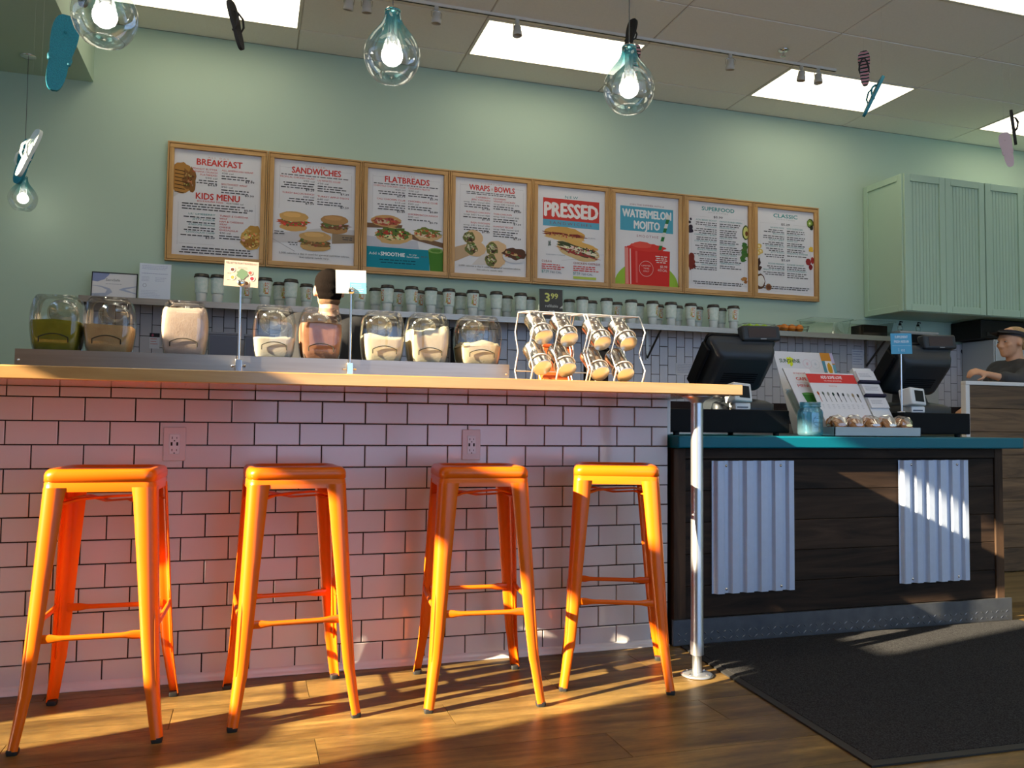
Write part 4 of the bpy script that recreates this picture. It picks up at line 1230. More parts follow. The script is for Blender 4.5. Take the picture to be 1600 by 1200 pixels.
s.text('JOIN THE SUMMER WITH A', .5, .885, .017, S(150, 92, 96), width=.54); s.rect(.085, .915, .60, .87, S(78, 158, 182)); s.text('WATERMELON', .5, .752, .085, (.74, .76, .76), width=.76, bold=.04); s.text('MOJITO', .5, .628, .085, (.74, .76, .76), width=.40, bold=.04); s.text('SMOOTHIE', .51, .535, .026, S(150, 78, 84), width=.34, spacing=1.3)
pts = [(.002, .002)] + [(.5 - .498 * math.cos(t_), .002 + .27 * math.sin(t_)) for t_ in [PI * i / 24 for i in range(25)]] + [(.998, .002)]
s.poly(pts, S(150, 186, 62)); s.poly([(.165, .002), (.855, .002), (.865, .40), (.155, .42)], S(206, 46, 40)); s.blob(.5, .425, .30, .045, S(214, 58, 48), .10, 26); s.blob(.42, .45, .16, .035, S(222, 84, 70), .12)
s.poly([(.17, .01), (.22, .01), (.21, .41), (.16, .41)], S(224, 140, 130)); s.poly([(.24, .01), (.26, .01), (.25, .40), (.23, .40)], S(232, 186, 176)); s.poly([(.33, .03), (.36, .03), (.35, .38), (.32, .38)], S(216, 92, 84))
a, b = Vector((.70, .40)), Vector((.845, .80))
nrm = Vector((.022, -.008))
for q in range(8):
    p, e = a + (b - a) * q / 8, a + (b - a) * (q + 1) / 8
    s.poly([tuple(p - nrm), tuple(p + nrm + (b - a) * .04), tuple(e + nrm + (b - a) * .04), tuple(e - nrm)], S(46, 116, 62) if q % 2 == 0 else (.66, .66, .62))
s.ring(.49, .19, .066, .003, (.72, .55, .5)); s.text('LIMITED', .49, .215, .016, (.74, .6, .55), width=.14); s.text('TIME', .49, .185, .016, (.74, .6, .55), width=.09); s.text('ONLY', .49, .155, .016, (.74, .6, .55), width=.09)
s.para(.62, .82, .33, 4, (.74, .62, .58), .022, .011, 'R'); s.text('$5.99', .82, .21, .028, (.76, .66, .62), 'R', width=.11); s.text('410 CAL', .82, .17, .028, (.76, .66, .62), 'R', width=.15)
def smoothie_page(s, title, sub, prices, sets):
    s.text(title, .5, .905, .042, TEALP, width=len(title) * .060, bold=.025); s.text(sub, .5, .878, .014, S(150, 150, 150), width=.32, spacing=1.5)
    s.line(.06, .83, .06, .08, .001, (.4, .4, .4)); s.line(.94, .83, .94, .08, .001, (.4, .4, .4)); s.line(.06, .83, .36, .83, .001, (.4, .4, .4)); s.line(.64, .83, .94, .83, .001, (.4, .4, .4))
    for tx, v in prices: s.text(tx, .5, v, .024, INK, width=.15, bold=.02)
    for v0, L, R_ in sets:
        column(s, .10, .475, v0, L, 'R'); column(s, .525, .90, v0, R_, 'L')
    s.para(.08, .92, .085, 2, INK, .022, .011, 'C', .1); s.line(.1, .035, .9, .035, .001, (.4, .4, .4))
S7 = Sheet(PW, PH); s = S7
smoothie_page(s, 'SUPERFOOD', 'SMOOTHIES', [('$5.99', .825)], [(.785, [('g', 'ACAI BERRY BOOST'), ('b', '2'), ('g', 'AVOCOLADA'), ('b', '3'), ('g', 'CARRIBEAN C-BURST'), ('b', '2'), ('g', 'CHIA BANANA BOOST'), ('b', '3'), ('g', 'PEANUT PARADISE'), ('b', '2'), ('g', 'MUSCLE BLASTER'), ('b', '3'), ('g', 'LEAN MACHINE'), ('b', '2')],
    [('g', 'DETOX ISLAND GREEN'), ('b', '2'), ('g', 'DRAGON FRUIT'), ('b', '4'), ('g', 'HEALTH NUT'), ('b', '2'), ('g', 'ISLAND GREEN'), ('b', '4'), ('g', 'TOTALLY GREEN'), ('b', '3'), ('g', 'TRIPLE BERRY OAT'), ('b', '2')])])
for (u, v, r_) in ((.05, .79, .018), (.03, .755, .022), (.05, .70, .035), (.03, .665, .04), (.06, .66, .03)): s.blob(u, v, r_, r_ * .8, S(44, 34, 52), .1, 12)
s.blob(.05, .31, .07, .09, S(120, 44, 34), .2); s.blob(.10, .26, .03, .02, S(100, 34, 30), .4)
s.blob(.96, .69, .06, .085, S(66, 84, 34), .04); s.blob(.965, .69, .047, .07, S(206, 206, 120), .04); s.blob(.975, .68, .024, .03, S(120, 72, 40), .05)
for q in range(7): s.blob(.95 + random.uniform(-.04, .02), .55 - q * .03, .05, .03, S(58 + 8 * (q % 3), 106, 46), .3, 10)
s.blob(.93, .15, .05, .022, S(176, 120, 60), .3); s.blob(.96, .12, .03, .02, S(150, 96, 50), .3)
S8 = Sheet(PW, PH); s = S8
smoothie_page(s, 'CLASSIC', 'SMOOTHIES', [('$5.29', .815), ('$5.69', .395)], [(.775, [('g', 'BAHAMA MAMA'), ('b', '2'), ('g', 'BEACH BUM'), ('b', '2'), ('g', 'BLIMEY LIMEY'), ('b', '2'), ('g', 'BLUEBERRY BLISS'), ('b', '2'), ('g', 'JETTY PUNCH'), ('b', '2')], [('g', 'KIWI QUENCHER'), ('b', '2'), ('g', 'MANGO MAGIC'), ('b', '2'), ('g', 'SUNNY DAY'), ('b', '2'), ('g', 'PARADISE POINT'), ('b', '2'), ('g', 'PINEAPPLE SUNRISE'), ('b', '1')]),
    (.35, [('g', 'MOCHA MADNESS'), ('b', '2'), ('g', 'PEANUT BUTTER CUP'), ('b', '2')], [('g', 'SUNRISE SUNSET'), ('b', '2'), ('g', 'ROCKIN RASPBERRY'), ('b', '3')])])
s.blob(.94, .87, .06, .055, S(70, 84, 40), .06); s.blob(.93, .87, .045, .04, S(128, 156, 66), .05); s.blob(.93, .87, .016, .014, S(214, 220, 170), .05); s.blob(.96, .82, .03, .03, S(40, 44, 28), .1)
s.blob(.95, .56, .04, .035, S(222, 180, 60), .25); s.blob(.90, .41, .045, .04, S(146, 46, 46), .1); s.blob(.975, .43, .03, .04, S(160, 50, 46), .1); s.blob(.94, .35, .035, .035, S(126, 36, 40), .1)
for (u, v) in ((.04, .55), (.06, .49), (.02, .47)): s.blob(u, v, .045, .03, S(216, 184, 96), .1); s.blob(u, v, .022, .015, S(236, 216, 160), .1)
s.blob(.03, .36, .035, .05, S(58, 34, 32), .2); s.blob(.04, .29, .04, .03, S(70, 44, 36), .3); s.blob(.05, .14, .09, .09, S(96, 66, 44), .05); s.blob(.06, .145, .07, .065, (.74, .70, .66), .05); s.blob(.2, .08, .05, .04, S(150, 106, 70), .05); s.blob(.2, .08, .037, .028, S(110, 66, 44), .15)
names = ['breakfast and kids menu board in an oak frame at the left end', 'sandwiches menu board with three sandwiches in an oak frame', 'flatbreads menu board with a teal smoothie banner in an oak frame', 'wraps and bowls menu board in an oak frame',
         'pressed sandwiches poster with a red banner in an oak frame', 'watermelon mojito poster with a red drink in an oak frame', 'superfood smoothies list in an oak frame with avocado at the edge', 'classic smoothies list in an oak frame at the right end']
BXs, BWd, BZ0_, BZ1_ = .080, .6808, 2.018, 2.868
gap_dark = C((0.05, 0.03, 0.015))
for i, sh in enumerate([S1, S2, S3, S4, S5, S6, S7, S8]):
    x = BXs + i * BWd
    H = BZ1_ - BZ0_; W = BWd - .004
    t = thing('menu_board', names[i], 'menu board', (x + .002, 3.2, BZ0_), 0, 'framed menu boards on the back wall')
    MB().box(.01, W - .01, -.022, -.001, .01, H - .01, gap_dark).build('backing', t)
    MB().rbox(0, W, -.048, -.001, H - .012, H, .0015, oak, 1).build('outer_rail', t); MB().rbox(0, W, -.048, -.001, 0, .012, .0015, oak, 1).build('outer_rail', t)
    MB().rbox(0, .010, -.048, -.001, .012, H - .012, .0015, oak_v, 1).build('outer_stile', t); MB().rbox(W - .010, W, -.048, -.001, .012, H - .012, .0015, oak_v, 1).build('outer_stile', t)
    MB().rbox(.0125, W - .0125, -.045, -.012, H - .0445, H - .0145, .0015, oak, 1).build('inner_rail', t); MB().rbox(.0125, W - .0125, -.045, -.012, .0145, .0465, .0015, oak, 1).build('inner_rail', t)
    MB().rbox(.0125, .0435, -.045, -.012, .0468, H - .0448, .0015, oak_v, 1).build('inner_stile', t); MB().rbox(W - .0435, W - .0125, -.045, -.012, .0468, H - .0448, .0015, oak_v, 1).build('inner_stile', t)
    sh.build(t, paper, .002, 'poster', loc=((W - PW) / 2, -.026, .0445))
random.seed(21)

# ================================================================ BACK SHELF AND CUPS
SZ = 1.702
t = thing('wall_shelf', 'long stainless steel shelf under the menu boards', 'shelf', (2.9, 3.0, SZ))
MB().box(-3.30, 3.225, -.13, .198, -.003, 0, steel).build('shelf_plate', t)
MB().box(-3.30, 3.225, -.13, -.127, -.042, -.003, steel).build('front_lip', t)
MB().box(-3.30, -3.297, -.13, .198, -.042, -.003, steel).build('end_lip', t)
for x in (-3.27, -1.15, .93, 3.14):
    b = MB()
    b.box(x - .012, x + .012, .17, .185, -.26, -.004, steel); b.box(x - .012, x + .012, -.11, .18, -.012, -.004, steel)
    b.loft([[(x - .004, .165, -.25), (x + .004, .165, -.25), (x + .004, .175, -.235), (x - .004, .175, -.235)], [(x - .004, -.10, -.018), (x + .004, -.10, -.018), (x + .004, -.085, -.008), (x - .004, -.085, -.008)]], C((.06, .055, .05)))
    b.build('bracket', t)
cup_white = M('cup_paper_white', S(232, 234, 226), 0.45, var=(30, S(224, 228, 220), 0.3))
cup_print = M('cup_sleeve_print', S(204, 222, 212), 0.5, var=(55, S(222, 232, 224), 0.12))
lid_black = M('black_cup_lid', (0.016, 0.014, 0.013), 0.4)
cup_body_me = MB().lathe([(.0, .001), (.031, .001), (.0335, .004), (.0350, .060), (.0355, .063)], cup_white, 24).mesh('cup_base')
cup_up_me = MB().lathe([(.0355, .063), (.0405, .067), (.0415, .075), (.0470, .176), (.0475, .178)], cup_print, 24).mesh('cup_wall')
lid_me = MB().lathe([(.0470, .172), (.0505, .172), (.0515, .176), (.0505, .182), (.0475, .183), (.0465, .194), (.044, .197), (.041, .195), (.0, .194)], lid_black, 24).mesh('lid')
def bent(mb, pts, faces, mat):
    out = []
    for u, z in pts:
        r = .0415 + (.0470 - .0415) * (z - .075) / .101 + .0006
        a = u / r - PI / 2
        out.append((r * math.cos(a), r * math.sin(a), z))
    mb.add(out, faces, mat)
pr = MB()
vs_, fs, w = text_mesh('CAFE', .0)
sc = .074 / w
bent(pr, [(-(v[1] * sc * 1.25) + .016, .086 + v[0] * sc) for v in vs_], fs, C(S(214, 84, 40)))
vs_, fs, w = text_mesh('tropical', .0)
sc = .066 / w
bent(pr, [(-(v[1] * sc * 1.9) - .004, .088 + v[0] * sc) for v in vs_], fs, C(S(214, 170, 30)))
for (ua, ub, za, zb, cc) in ((-.014, .014, .080, .086, S(190, 130, 20)), (-.018, -.013, .09, .12, S(150, 180, 60))):
    q = 6
    g_ = [(ua + (ub - ua) * i / q, z) for z in (za, zb) for i in range(q + 1)]
    bent(pr, g_, [(i, i + 1, q + 2 + i, q + 1 + i) for i in range(q)], C(cc))
print_me = pr.mesh('cup_print')
front_x = [0.343, 0.447, 0.76, 0.936, 1.419, 1.618, 1.798, 1.943, 2.079, 2.265, 2.449, 2.644, 3.155, 3.363, 3.577, 3.766, 3.933, 4.115, 4.324, 4.515]
front_a = [1.9, 2.6, .25, 2.2, .35, -.95, .9, 2.5, 0, .3, 2.2, 2.8, 2.4, 2.7, 2.3, 1.2, 2.6, .45, -1.1, .35]
back_x = [0.635, 0.863, 1.051, 1.551, 1.719, 1.879, 2.022, 2.2, 2.36, 2.572, 2.762, 3.095, 3.287, 3.51, 3.705, 3.886, 4.062, 4.253, 4.477]
back_a = [0.1, .8, .45, 2.5, .25, .4, 2.1, 2.5, 2.3, 2.6, 2.2, 2.4, 2.9, .1, 2.2, .6, 2.4, .3, 2.5]
def cup(x, y, a, label, sc_=1.0):
    t = thing('takeaway_cup', label, 'cup', (x, y, SZ), a + math.atan2(x - .69, y + 3.09) * -1, 'lidded cups along the wall shelf')
    t.scale = (sc_, sc_, sc_)
    link('cup_base', cup_body_me, t); link('cup_wall', cup_up_me, t); link('lid', lid_me, t); link('printed_logo', print_me, t)
for i, (x, a) in enumerate(zip(front_x, front_a)):
    cup(x, 2.955, a, 'black-lidded paper cup, %s from left in the front row on the shelf' % ORD[i])
for i, (x, a) in enumerate(zip(back_x, back_a)):
    cup(x, 3.085, a, 'black-lidded paper cup, %s from left in the back row on the shelf' % ORD[i], .97)

# framed certificate, paper and price card on the shelf
t = thing('certificate_frame', 'framed blue and white certificate leaning at the left end of the shelf', 'frame', (-.36, 3.05, SZ), 0, None, rot=(-.16, 0, 0))
s = Sheet(.275, .185)
s.poly([(.0, 1), (.0, .68), (.12, .66), (.27, .76), (.36, .92), (.38, 1)], S(140, 150, 190))
s.poly([(0, .06), (.30, .10), (.46, .28), (.40, .42), (.2, .50), (0, .52), (0, .50), (.2, .46), (.34, .36), (.30, .24), (0, .20)], S(170, 176, 196))
s.poly([(.60, .38), (.76, .32), (1, .24), (1, .27), (.74, .40), (1, .52), (1, .55), (.7, .46)], S(170, 178, 200)); s.text('ServSafe', .46, .70, .09, (.12, .12, .14), width=.32); s.para(.30, .66, .58, 1, (.4, .4, .45), .06, .02, 'C', 0); s.para(.05, .2, .16, 2, (.3, .3, .3), .05, .02)
s.build(t, paper, .004, 'certificate_sheet', loc=(.005, .0, .005))
fm = MB(); bk = C((.03, .028, .03))
fm.box(0, .285, -.004, .008, 0, .006, bk); fm.box(0, .285, -.004, .008, .189, .195, bk); fm.box(0, .006, -.004, .008, .006, .189, bk); fm.box(.279, .285, -.004, .008, .006, .189, bk)
fm.build('frame', t); MB().box(.03, .25, .008, .012, .01, .18, bk).build('easel_back', t)
t = thing('license_sheet', 'pale bluish paper sheet leaning beside the certificate', 'paper', (-.062, 3.02, SZ), 0, None, rot=(-.12, 0, 0))
s = Sheet(.200, .268)
s.para(.08, .9, .93, 3, S(170, 178, 206), .04, .014, 'L', .1); s.para(.08, .9, .73, 1, S(130, 140, 180), .03, .012, 'L', 0); s.para(.08, .4, .64, 4, S(180, 186, 210), .035, .012); s.ring(.18, .42, .012, .002, S(120, 124, 150)); s.para(.5, .9, .62, 3, S(176, 182, 208), .04, .014); s.para(.08, .7, .28, 5, S(186, 192, 214), .04, .012)
s.build(t, M('bluish_paper', (.66, .71, .82), .5), .003, 'sheet'); MB().box(.02, .18, .003, .010, 0, .02, acrylic).build('sheet_holder', t)
t = thing('price_card', 'dark price card reading 3.99 standing on the shelf between cups', 'price card', (2.80, 2.95, SZ), 0, None, rot=(-.05, 0, 0))
s = Sheet(.190, .245)
s.text('3', .33, .60, .27, S(206, 208, 120), width=.20, bold=.03); s.text('99', .64, .70, .17, S(206, 208, 120), width=.30, bold=.03); s.text('refillable', .52, .42, .09, (.6, .62, .58), width=.55); s.text('cup', .52, .26, .09, (.6, .62, .58), width=.25); s.poly([(.85, .40), (1, .5), (1, .40)], (.6, .6, .56))
s.build(t, M('blackboard_card', (.05, .048, .044), .6), .004, 'card'); MB().box(-.012, .202, .0045, .0075, 0, .25, acrylic).build('card_holder', t)

# fruit and clear bins at the right end of the shelf
def fruit_basket(x, w, label):
    t = thing('wire_basket', label, 'basket', (x, 3.02, SZ))
    m = MB()
    for z, k in ((.002, .88), (.03, .94), (.058, 1.0)):
        m.tube([(p[0] * k, p[1] * k, z) for p in rsq(w / 2, .03, 0, 5, hy=.09)], .0016, C((.05, .05, .045)), 5, loop=True)
    for p in rsq(w / 2, .03, 0, 5, hy=.09):
        m.tube([(p[0] * .88, p[1] * .88, .002), (p[0], p[1], .058)], .0012, C((.05, .05, .045)), 5)
    for i in range(5):
        q = -w / 2 * .8 + w * .8 * i / 4
        m.tube([(q, -.078, .002), (q, .078, .002)], .0012, C((.05, .05, .045)), 5)
    m.build('wire_frame', t)
fruit_basket(4.77, .30, 'black wire basket of limes at the right of the cups')
fruit_basket(5.11, .30, 'black wire basket of oranges on the shelf')
lime = M('lime_skin', S(150, 190, 40), .45, bump=(150, .15)); orn = M('orange_skin', S(222, 130, 34), .5, bump=(220, .2))
stemm = C(S(96, 100, 50))
k = 0
wh = ['back left', 'front left', 'back middle', 'front middle', 'back right', 'front right']
for j in range(6):
    x = 4.685 + (j // 2) * .072; y_ = 3.045 if j % 2 == 0 else 2.98
    t = thing('lime', 'green lime in the wire basket, %s' % wh[j], 'lime', (x, y_, SZ + .006), .4 * j, 'limes in the basket')
    MB().ball((0, 0, .028), (.034, .028, .028), lime, 14, 10).build('peel', t); MB().ball((.034, 0, .028), (.004, .003, .003), stemm, 6, 4).build('stem_end', t)
for j in range(6):
    x = 5.025 + (j // 2) * .076; y_ = 3.05 if j % 2 == 0 else 2.975
    t = thing('orange_fruit', 'round orange in the wire basket, %s' % wh[j], 'orange', (x, y_, SZ + .006), .5 * j, 'oranges in the basket')
    MB().ball((0, 0, .034), .034, orn, 16, 12).build('peel', t); MB().ball((.004, -.006, .0675), (.004, .004, .0015), stemm, 6, 4).build('stem_end', t)
def clear_bin(x, w, label, inside=None):
    t = thing('clear_bin', label, 'bin', (x, 3.0, SZ))
    def rr_(k, z): return [(p[0], p[1], z) for p in rsq(w / 2 * k, .03, 0, 5, hy=.12 * k)]
    MB().loft([rr_(.80, .001), rr_(.86, .01), rr_(.97, .125), rr_(1.06, .127), rr_(1.06, .131)], acrylic, cap=False).add(rr_(.80, .001), [list(range(20))[::-1]], acrylic).build('bin_body', t)
    MB().tube(rr_(1.06, .131), .0018, acrylic, 5, loop=True).build('rim', t)
    if inside: MB().rbox(-w * .3, w * .36, -.08, .08, .006, inside, .008, black_plastic).build('dark_contents', t)
clear_bin(5.46, .40, 'clear plastic food bin on the shelf right of the oranges')
clear_bin(5.915, .40, 'clear plastic food bin holding something dark near the cabinets', .10)

# back counter and machines, mostly hidden behind the bar
tag(MB().box(-.4, 6.9, 2.62, 3.17, .0, .92, steel).build('prep_counter'), 'stainless prep counter along the back wall behind the worker', 'counter')
def equip(name, label, cat, x0, x1, y0, y1, z1, m1, m2):
    t = thing(name, label, cat, ((x0 + x1) / 2, (y0 + y1) / 2, .9205))
    w, d, h = (x1 - x0) / 2, (y1 - y0) / 2, z1 - .9205
    MB().rbox(-w, w, -d, d, 0, h, .012, m1, 2).build('housing', t)
    MB().rbox(-w + .012, w - .012, -d - .004, -d + .002, h * .45, h - .022, .001, m2, 1).build('front_panel', t)
    MB().rbox(-w - .003, w + .003, -d - .006, d, h - .014, h + .004, .003, m1, 1).build('lid', t)
greyblue = M('grey_blue_plastic', S(112, 116, 132), .4); greydk = M('dark_slate_panel', S(84, 88, 106), .3)
equip('grey_dispenser', 'grey dispenser behind the first sign pole', 'dispenser', .405, .60, 2.75, 2.95, 1.482, greyblue, greydk)
equip('grey_dispenser', 'grey dispenser behind the off-white powder jar', 'dispenser', .632, .83, 2.75, 2.95, 1.474, greyblue, greydk)
equip('black_blender', 'dark blender base behind the heaped cream powder jar', 'blender', 2.10, 2.30, 2.75, 2.98, 1.60, black_plastic, dark_grey_plastic)
equip('coffee_machine', 'black machine with a pale top behind the right register', 'machine', 6.135, 6.56, 2.86, 3.15, 1.752, C((.42, .43, .42)), black_plastic)
for i, x in enumerate((6.22, 6.42)):
    t = thing('small_bottle', 'small clear bottle with black pump standing on the machine, %s' % ('left' if i == 0 else 'right'), 'bottle', (x, 2.95, 1.7565), 0, 'pump bottles')
    MB().lathe([(0, .001), (.02, .001), (.021, .05), (.012, .062)], acrylic, 14).build('bottle_body', t); MB().lathe([(.013, .06), (.013, .075), (.005, .078), (.005, .095)], black_plastic, 12, True).tube([(0, 0, .094), (.03, 0, .09)], .005, black_plastic, 6).build('pump', t)
for (x, z, w, h, lab, dark) in ((0.0, 1.395, .065, .108, 'small notice with a black top on the tiles behind the jars', 1), (4.10, 1.325, .24, .10, 'pale printed notice on the tiles left of the first register', 0), (4.36, 1.54, .09, .085, 'small photo notice on the tiles above the first register', 2), (7.135, 1.48, .14, .22, 'black and white poster on the tiles beside the worker', 2), (5.89, 1.44, .13, .165, 'white notice on the tiles behind the sign stand', 0)):
    t = thing('wall_notice', lab, 'notice', (x, 3.1795, z))
    s = Sheet(w, h)
    if dark == 1: s.rect(0, 1, .74, 1, (.03, .025, .03)); s.blob(.3, .87, .12, .08, S(196, 90, 110), .2); s.para(.1, .9, .6, 3, REDP, .16, .04)
    elif dark == 2:
        for q in range(14): s.blob(random.uniform(.15, .85), random.uniform(.15, .85), .12, .10, random.choice([(.05, .05, .06), (.2, .2, .22), (.4, .4, .42)]), .3, 8)
    else: s.para(.06, .94, .88, 6, S(150, 152, 176), .14, .04)
    s.build(t, paper if dark != 2 else C((.5, .5, .52)), .0012, 'notice_sheet')
# fridge and hood at the far right
t = thing('tall_fridge', 'pale steel fridge side behind the worker in the visor', 'fridge', (7.55, 3.0, 0))
MB().rbox(-.40, .42, -.185, .175, 0, 1.715, .006, M('pale_steel', (.50, .53, .55), .45, .3)).build('fridge_body', t); MB().rbox(-.395, .415, -.20, -.186, .08, 1.70, .004, M('pale_steel_door', (.52, .55, .57), .45, .3)).build('fridge_door', t)
MB().tube([(.36, -.215, .9), (.36, -.215, 1.35)], .01, chrome, 8).build('door_handle', t)
t = thing('dark_hood', 'black recessed hood under the right-hand cabinets', 'hood', (7.7, 3.0, 1.72))
MB().rbox(-.66, 1.3, -.15, .195, 0.003, .175, .006, C((.012, .012, .011), .5)).build('hood_body', t); MB().box(-.6, 1.25, -.158, -.15, .03, .06, C((.03, .03, .028), .3)).build('control_strip', t)

# wall cabinets
CZ0, CZ1, CYf = 1.905, 3.118, 2.72
def cabinet(xa, xb, doors, label, side):
    t = thing('wall_cabinet', label, 'cabinet', ((xa + xb) / 2, 2.96, CZ0), 0, 'mint wall cabinets')
    o = Vector(t.location)
    MB().rbox(xa - o.x, xb - o.x, CYf - o.y, 3.198 - o.y, 0, CZ1 - CZ0, .004, mint_cab, 1).build('cabinet_body', t)
    H = CZ1 - CZ0
    for da, db in doors:
        d = MB()
        y0_, y1_ = CYf - .021 - o.y, CYf - .001 - o.y
        a, b = da - o.x, db - o.x
        st_ = .062
        d.rbox(a, a + st_, y0_, y1_, .006, H - .006, .002, mint_cab, 1); d.rbox(b - st_, b, y0_, y1_, .006, H - .006, .002, mint_cab, 1)
        d.rbox(a + st_, b - st_, y0_, y1_, .006, .006 + st_, .002, mint_cab, 1); d.rbox(a + st_, b - st_, y0_, y1_, H - .006 - st_, H - .006, .002, mint_cab, 1)
        dr = d.build('door', t)
        pn = MB()
        nb = max(5, int((b - a - 2 * st_) / .034)); wbd = (b - a - 2 * st_) / nb
        for q in range(nb):
            pn.rbox(a + st_ + q * wbd + .0012, a + st_ + (q + 1) * wbd - .0012, y0_ + .012, y1_, .006 + st_, H - .006 - st_, .002, mint_cab, 1)
        tag(pn.build('beadboard_panel', dr), kind='stuff')
    if side:
        sp = MB(); xs_ = xa - o.x
        ya, yb = CYf - o.y, 3.196 - o.y; k_ = .055
        sp.rbox(xs_ - .012, xs_, ya, ya + k_, .004, H - .004, .002, mint_cab, 1); sp.rbox(xs_ - .012, xs_, yb - k_, yb, .004, H - .004, .002, mint_cab, 1)
        sp.rbox(xs_ - .012, xs_, ya + k_, yb - k_, .004, .004 + k_, .002, mint_cab, 1); sp.rbox(xs_ - .012, xs_, ya + k_, yb - k_, H - .004 - k_, H - .004, .002, mint_cab, 1)
        sp.build('side_panel', t)
cabinet(6.055, 6.945, [(6.058, 6.499), (6.502, 6.942)], 'mint green double-door wall cabinet nearest the menu boards', True)
cabinet(6.95, 7.85, [(6.953, 7.399), (7.402, 7.847)], 'mint green wall cabinet cut off by the right edge', False)

# ================================================================ PENDANTS
teal_glass = glass('teal_fade_glass', (0.985, 0.99, 0.99), 0.04, 0.02, gradient=(.125, .245, (.06, .50, .58)))
bulb_mat = M('lit_bulb', (1, .95, .85), .4, emit=((1.0, .94, .82), 24.0))
frost = glass('frosted_socket', (.75, .78, .78), .2, .2, density=.25)
def pendant(x, y, zb, zc, label, sc_=1.0):
    t = thing('pendant_lamp', label, 'pendant lamp', (x, y, zb), 0, 'teal glass pendant lamps')
    t.scale = (sc_, sc_, sc_)
    prof = [(.060, 0), (.072, .010), (.088, .034), (.0975, .062), (.1, .085), (.097, .108), (.085, .136), (.066, .162), (.048, .184), (.036, .203), (.0295, .222), (.0275, .238), (.029, .245)]
    MB().lathe(prof, teal_glass, 40).tube([(.060 * math.cos(2 * PI * i / 40), .060 * math.sin(2 * PI * i / 40), 0) for i in range(40)], .0016, clear, 6, loop=True).build('glass_shade', t)
    MB().lathe([(.0, .250), (.026, .250), (.028, .243), (.028, .238), (.0, .238)], chrome, 20).build('cap', t)
    MB().lathe([(.0165, .238), (.0165, .165), (.0185, .160), (.0185, .117), (.0, .117)], frost, 16).build('socket', t)
    MB().lathe([(0, .046), (.018, .050), (.032, .062), (.038, .080), (.036, .096), (.026, .110), (.0165, .116)], bulb_mat, 20).build('bulb', t)
    L = (zc - zb) / sc_
    MB().tube([(0, 0, .248), (0, 0, .262)], [.008, .004], chrome, 8).build('strain_relief', t)
    MB().tube([(0, 0, .258), (.002 / sc_, 0, (.258 + L) * .5), (0, 0, L - .008)], .0022, C((.12, .12, .11)), 6).build('cord', t)
    MB().lathe([(.0, L - .016), (.012, L - .016), (.05, L - .010), (.056, L - .004), (.056, L - .0005)], chrome, 24).build('ceiling_canopy', t)
pendant(.207, -.2, 2.105, ZC, 'teal glass pendant lamp at the top left, cut by the picture edge')
pendant(1.133, -.2, 2.110, ZC, 'teal glass pendant lamp hanging above the flatbreads menu board')
pendant(2.055, -.2, 2.115, ZC, 'teal glass pendant lamp hanging right of centre near a black sandal')
pendant(-.742, 2.88, 2.235, 3.238, 'small distant pendant lamp hanging below the soffit at far left', .86)

# ================================================================ HANGING SANDALS
def sole_outline(n=30):
    pts = []
    for i in range(n):
        a = 2 * PI * i / n
        y = math.cos(a)
        w = .043 + .011 * y + .004 * math.cos(2 * a) - .006 * math.exp(-((y + .15) / .3) ** 2)
        pts.append((w * math.sin(a) / max(.55, abs(math.sin(a)) ** .35) * 1.0, .135 * y))
    return pts
def sandal(top, bot, normal, sole_m, strap_m, label, zc=ZC, underside=False):
    """hangs by its toe end at top; normal = direction the foot-bed faces"""
    T, B = Vector(top), Vector(bot)
    yv = (T - B).normalized()
    nv = Vector(normal); nv = (nv - yv * nv.dot(yv)).normalized()
    xv = yv.cross(nv)
    R = Matrix((xv, yv, nv)).transposed()
    t = thing('flip_flop', label, 'flip-flop', tuple((T + B) / 2), 0, 'flip-flops hung from the ceiling', rot=R.to_euler())
    k = (T - B).length / .27
    o = [(p[0] * k, p[1] * k) for p in sole_outline()]
    MB().prism(o, -.009, .009, sole_m, smooth=True).build('sole', t)
    s_ = MB()
    toe = (0, .075 * k, .008)
    for sx in (-1, 1):
        s_.tube([toe, (sx * .010 * k, .066 * k, .022), (sx * .026 * k, .030 * k, .034), (sx * .034 * k, -.010 * k, .024), (sx * .032 * k, -.032 * k, .004)], [.003, .0045, .006, .006, .004], strap_m, 8)
    s_.build('strap', t)
    pl = MB()
    for p in ((0, .075 * k), (.030 * k, -.032 * k), (-.030 * k, -.032 * k)):
        pl.lathe([(.006, -.0095), (.006, -.012), (0, -.0125)], strap_m, 10, X=Matrix.Translation((p[0], p[1], 0)))
    pl.build('strap_plugs', t)
    d = Vector((T.x, T.y, zc)) - T
    loc = R.transposed() @ d
    MB().tube([(0, .130 * k, 0), tuple(Vector((0, .135 * k, 0)) + loc)], .0003, C((.5, .5, .48)), 4).build('string', t)
    return t
ff_teal = M('teal_foam', S(16, 136, 158), .6, bump=(260, .5), var=(200, S(12, 116, 138), .2)); ff_black = M('black_foam', (.012, .011, .012), .7, bump=(260, .4)); ff_white = M('white_foam', S(220, 232, 230), .6, bump=(260, .4)); ff_brown = M('brown_foam', S(110, 80, 60), .7, bump=(200, .3)); ff_lilac = M('lilac_foam', S(196, 178, 190), .6, bump=(260, .3))
zeb = M('striped_foam', (.6, .56, .56), .6)
nt = zeb.node_tree; b_ = nt.nodes['Principled BSDF']
tc = nt.nodes.new('ShaderNodeTexCoord'); wv = nt.nodes.new('ShaderNodeTexWave'); wv.inputs['Scale'].default_value = 13; wv.bands_direction = 'Y'; wv.inputs['Distortion'].default_value = 2.5
nt.links.new(tc.outputs['Object'], wv.inputs['Vector'])
rp = nt.nodes.new('ShaderNodeValToRGB'); rp.color_ramp.interpolation = 'CONSTANT'
